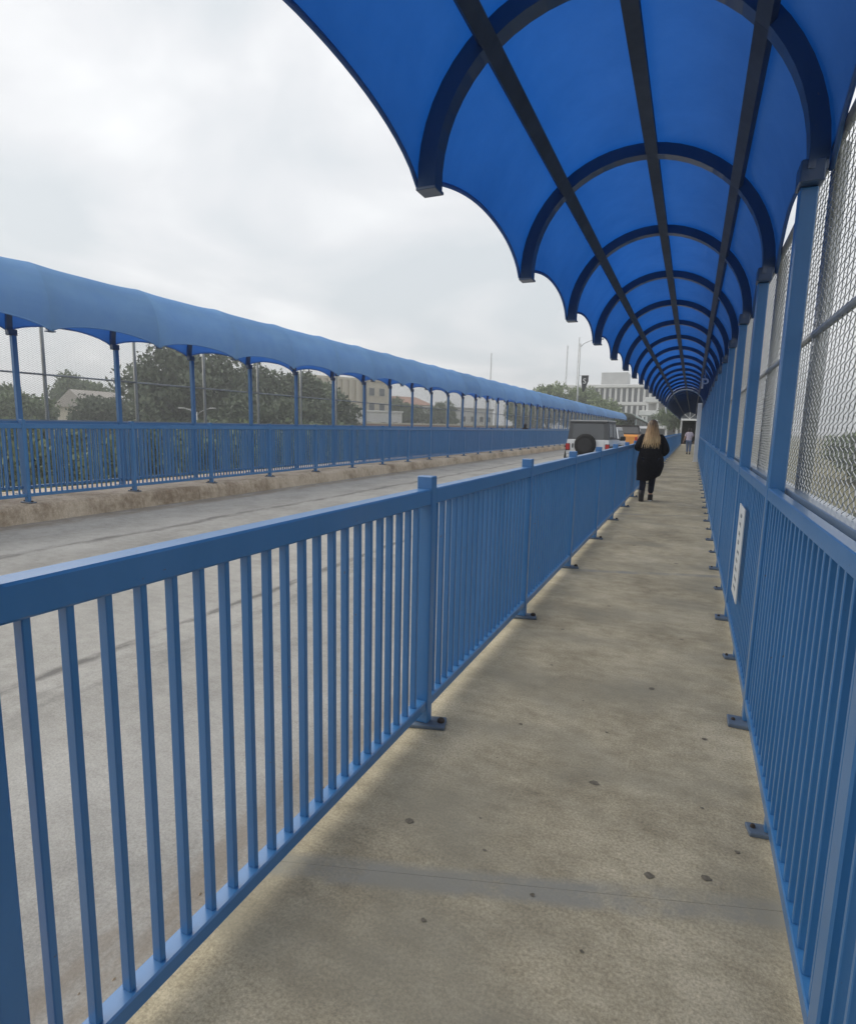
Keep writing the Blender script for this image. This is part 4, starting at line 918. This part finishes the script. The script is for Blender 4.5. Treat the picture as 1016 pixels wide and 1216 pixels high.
def woman(loc, rz):
    o = empty('person', loc, rz, 'woman in long black coat and dark jeans with long blond hair, walking away', 'person'); o.scale = (1.02, 1.02, 1.02)
    armL = [(-.18, 0, 1.37), (-.285, -.02, 1.12), (-.17, .20, 1.12), (-.13, .27, 1.13)]
    armR = [(.18, 0, 1.37), (.315, -.05, 1.10), (.24, .16, 1.00), (.20, .24, 1.01)]
    legL = [(-.095, 0, .90), (-.115, .0, .50), (-.125, -.06, .10), (-.13, .08, .04)]
    legR = [(.095, 0, .90), (.065, .12, .50), (.055, .16, .09), (.06, .30, .04)]
    V, E = person_body(legL, legR, armL, armR, bulk=1.08); b_ = put('body', skin_mesh('body', V, E, M['skin']), o); face_parts(o, b_)
    # coat: torso loft to the knee plus sleeves
    m = MB(); secs = [(1.475, .075, .075, 0, 0), (1.45, .13, .09, 0, 0), (1.41, .215, .115, 0, 0), (1.33, .245, .145, 0, 0), (1.2, .235, .155, 0, .0), (1.05, .232, .155, 0, 0), (.92, .262, .18, .0, 0), (.78, .275, .19, .0, 0), (.64, .252, .19, -.01, .02), (.52, .236, .19, -.02, .03), (.45, .228, .185, -.03, .03)]
    rg = []
    for i, (z, rx, ry, cx, cy) in enumerate(secs):
        fold = .035 * max(0, (1.1 - z)) / .7
        rr = []
        for k in range(40):
            a = 2 * math.pi * k / 40; f = 1 + fold * math.sin(a * 7 + z * 2) + .01 * math.sin(a * 13 + z * 9)
            rr.append((cx + rx * f * math.cos(a), cy + ry * f * math.sin(a), z + (.10 * max(0, math.cos(a)) if i == len(secs) - 1 else (.04 * max(0, math.cos(a)) if i == len(secs) - 2 else 0))))
        rg.append(rr)
    m.loft(rg, cap=False); ct = m.build('coat', M['coat'], o, smooth=True)
    for A, nm in ((armL, 'sleeve'), (armR, 'sleeve')):
        sh, el, wr, pa = [Vector(p) for p in A]; top = sh + Vector((-.05 * (1 if sh.x > 0 else -1), 0, .02))
        mid = (sh + el) / 2 + Vector((.012 * (1 if sh.x > 0 else -1), 0, 0)); m2 = (el + wr) / 2
        me = skin_mesh(nm, [(*top, .085), (*sh, .088), (*mid, .080), (*el, .075), (*m2, .066), (*wr, .058)], chain(0, 1, 2, 3, 4, 5), M['coat']); put(nm, me, ct)
    me = skin_mesh('trousers', [(0, 0, .93, .16, .13), (-.095, 0, .86, .105), (-.112, 0, .52, .080), (-.124, -.05, .17, .062), (.095, 0, .86, .105), (.068, .115, .52, .080), (.056, .155, .15, .062)], [(0, 1), (1, 2), (2, 3), (0, 4), (4, 5), (5, 6)], M['jeans_dark']); put('trousers', me, o)
    # boots
    for (x, y, zz, yaw_, boot) in ((-.127, -.06, .0, 0, True), (.057, .16, 0, 0, False)):
        sh = MB(); sh.loft([ring(x, y + .0, .01, .052, .07), ring(x, y + .02, .03, .055, .085), ring(x, y + .02, .07, .053, .082), ring(x, y + .0, .12, .056, .064), ring(x, y, .24 if boot else .14, .068 if boot else .05, .070 if boot else .055)])
        sh.loft([ring(x, y + .10, .012, .042, .09), ring(x, y + .10, .045, .044, .09), ring(x, y + .08, .075, .030, .06)])
        s_ = sh.build('boot', M['boot'], o, smooth=True)
        m = MB(); m.loft([ring(x, y + .06, 0, .05, .145), ring(x, y + .06, .018, .052, .148)]); m.build('sole', M['boot'] if boot else M['sole'], s_)
    # hair: cap over the skull and a long fall down the back
    hm = bpy.data.materials.new('blond_hair'); hm.use_nodes = True; nt = hm.node_tree; bs = nt.nodes['Principled BSDF']; bs.inputs['Roughness'].default_value = .5
    t = nt.nodes.new('ShaderNodeTexCoord'); sp_ = nt.nodes.new('ShaderNodeSeparateXYZ'); nt.links.new(t.outputs['Object'], sp_.inputs[0])
    no = nt.nodes.new('ShaderNodeTexNoise'); no.inputs['Scale'].default_value = 55; mp = nt.nodes.new('ShaderNodeMapping'); mp.inputs['Scale'].default_value = (1, 1, .06); nt.links.new(t.outputs['Object'], mp.inputs[0]); nt.links.new(mp.outputs[0], no.inputs['Vector'])
    a1 = nt.nodes.new('ShaderNodeMath'); a1.operation = 'MULTIPLY_ADD'; nt.links.new(no.outputs['Fac'], a1.inputs[0]); a1.inputs[1].default_value = .55; nt.links.new(sp_.outputs['Z'], a1.inputs[2])
    rp = nt.nodes.new('ShaderNodeMapRange'); rp.inputs['From Min'].default_value = 1.45; rp.inputs['From Max'].default_value = 2.0; nt.links.new(a1.outputs[0], rp.inputs['Value'])
    rr = nt.nodes.new('ShaderNodeValToRGB'); rr.color_ramp.elements[0].color = (.60, .43, .23, 1); rr.color_ramp.elements[1].color = (.065, .038, .02, 1); ee = rr.color_ramp.elements.new(.5); ee.color = (.36, .22, .10, 1)
    nt.links.new(rp.outputs[0], rr.inputs[0]); nt.links.new(rr.outputs[0], bs.inputs['Base Color'])
    m = MB(); rg = []
    for z, rx, ry, cy in ((1.745, .01, .01, .0), (1.735, .045, .055, .0), (1.70, .085, .10, -.005), (1.63, .105, .118, -.012), (1.55, .115, .11, -.03), (1.47, .135, .095, -.055), (1.40, .148, .072, -.085), (1.33, .158, .055, -.11), (1.28, .155, .04, -.125), (1.25, .12, .022, -.13)):
        rg.append([(rx * (1 + .05 * math.sin(9 * a + z * 6)) * math.cos(a), cy + ry * (1 + .06 * math.sin(13 * a)) * math.sin(a) * (1 if math.sin(a) < 0 else (.75 if z > 1.58 else .35)), z) for a in [2 * math.pi * k / 36 for k in range(36)]])
    m.loft(rg); h_ = m.build('hair', hm, o, smooth=True)
    st = MB(); rnd = random.Random(5)
    for i in range(110):
        a = rnd.uniform(-1, 1); x0 = a * .10; ln = rnd.uniform(1.13, 1.29)
        st.tube([(x0, -.11 + .05 * abs(a), 1.66 - .05 * abs(a)), (a * .125 + rnd.uniform(-.01, .01), -.135 + .06 * abs(a), 1.48), (a * .150 + rnd.uniform(-.02, .02), -.165 + .05 * abs(a), 1.36), (a * .165 + rnd.uniform(-.035, .035), -.175 + .04 * abs(a), ln)], [.008, .011, .011, .002], 4, cap=False)
    st.build('hair_strands', hm, h_, smooth=True, kind='stuff')
    return o
woman((-.79, 13.55, 0), R(4))

def walker(loc, rz, label, shirt, trousers, bag, sc=1.0, group=None):
    o = empty('person', loc, rz, label, 'person', group); o.scale = (sc,) * 3
    armL = [(-.18, 0, 1.37), (-.26, -.02, 1.10), (-.32, .06, .86), (-.335, .09, .77)]
    armR = [(.18, 0, 1.37), (.25, -.04, 1.10), (.26, .02, .85), (.265, .05, .76)]
    legL = [(-.09, 0, .90), (-.08, .06, .50), (-.07, .02, .09), (-.07, .15, .04)]
    legR = [(.09, 0, .90), (.09, -.02, .50), (.09, -.16, .12), (.09, -.05, .04)]
    V, E = person_body(legL, legR, armL, armR); b_ = put('body', skin_mesh('body', V, E, M['skin']), o); face_parts(o, b_)
    m = MB(); m.loft([ring(0, 0, z, rx, ry, 24) for z, rx, ry in ((1.465, .07, .07), (1.43, .15, .10), (1.36, .205, .125), (1.2, .195, .135), (1.05, .185, .13), (.90, .195, .14))], cap=False); sh = m.build('shirt', shirt, o, smooth=True)
    for A in (armL, armR):
        a, b2 = Vector(A[0]), Vector(A[1]); me = skin_mesh('sleeve', [(*(a * .85 + Vector((0, 0, .2))), .07), (*a, .076), (*((a + b2) / 2), .066), (*(a * .2 + b2 * .8), .062)], chain(0, 1, 2, 3), shirt); put('sleeve', me, sh)
    me = skin_mesh('trousers', [(0, 0, .93, .155, .125), (-.09, 0, .85, .10), (-.08, .06, .5, .075), (-.07, .02, .12, .06), (.09, 0, .85, .10), (.09, -.02, .5, .075), (.09, -.15, .14, .06)], [(0, 1), (1, 2), (2, 3), (0, 4), (4, 5), (5, 6)], trousers); put('trousers', me, o)
    for (x, y) in ((-.07, .02), (.09, -.16)):
        m = MB(); m.loft([ring(x, y + .05, 0, .045, .14), ring(x, y + .05, .03, .05, .145), ring(x, y + .03, .08, .045, .10), ring(x, y, .12, .045, .05)]); m.build('shoe', M['boot'], o, smooth=True)
    m = MB(); m.loft([ring(0, cy, z, rx, ry, 20, .03, int(z * 100)) for z, rx, ry, cy in ((1.735, .02, .02, 0), (1.72, .06, .07, 0), (1.67, .092, .11, -.005), (1.60, .10, .112, -.015), (1.52, .09, .085, -.035), (1.45, .08, .05, -.055))]); m.build('hair', M['hair_dark'], o, smooth=True)
    if bag:
        bg_ = empty('shoulder_bag', loc, rz, 'black shoulder bag at the right hip of the walker in the lilac shirt', 'bag'); bg_.scale = (sc,) * 3
        m = MB(); m.cbox(.205, .34, -.17, .13, .86, 1.16, c=.03); m.build('pouch', M['black_plastic'], bg_)
        m = MB(); m.tube([(.27, -.10, 1.15), (.22, -.07, 1.38), (.16, .0, 1.47), (.20, .06, 1.38), (.27, .10, 1.15)], .012, 6); m.build('strap', M['black_plastic'], bg_)
    return o
walker((-.17, 43.2, 0), 0, 'dark haired walker in lilac shirt and blue jeans beyond the white arch', M['lilac'], M['jeans'], True, 1.03)
walker((-10.0, 37.6, ZF), R(0), 'dark haired person on the far walkway, only the head above the railing', M['coat'], M['jeans_dark'], False, .93)

# ------------------------------------------------------------------ small litter on the road edge
rnd = random.Random(21)
m = MB(); m.add([(-.05, -.02, 0), (.0, -.035, .012), (.055, 0, .004), (.01, .035, .014), (-.04, .03, .006)], [(0, 1, 2, 3, 4)])
put('dry_leaf', m.mesh('dry_leaf', M['leaf_litter'], normals=False), None, (-5.0, 4.4, -.116), label='single dry yellow leaf lying on the road beyond the near railing', cat='leaf')
peb = MB()
for i in range(420):
    x = -1.335 - abs(rnd.gauss(0, .13)); y = rnd.uniform(.3, 14); r_ = rnd.uniform(.003, .010)
    peb.add([(x - r_, y, ZROAD), (x, y - r_, ZROAD + r_ * .4), (x + r_, y, ZROAD), (x, y + r_, ZROAD + r_ * .3), (x, y, ZROAD + r_ * 1.2)], [(0, 1, 4), (1, 2, 4), (2, 3, 4), (3, 0, 4)])
peb.build('gutter_grit', M['kerb'], label='loose grit and pebbles in the gutter below the near railing', cat='grit', kind='stuff')

# ------------------------------------------------------------------ moist air
hz = MB(); hz.box(-705, 705, -305, 1205, -9.5, 44)
hm_ = bpy.data.materials.new('haze'); hm_.use_nodes = True; hm_.node_tree.nodes.clear()
ho = hm_.node_tree.nodes.new('ShaderNodeOutputMaterial'); pv = hm_.node_tree.nodes.new('ShaderNodeVolumePrincipled')
pv.inputs['Color'].default_value = (.93, .95, .97, 1); pv.inputs['Density'].default_value = .0018; pv.inputs['Anisotropy'].default_value = .2
hm_.node_tree.links.new(pv.outputs[0], ho.inputs['Volume'])
hz.build('haze', hm_, kind='stuff', label='thin moist haze in the air over the whole bridge', cat='haze')
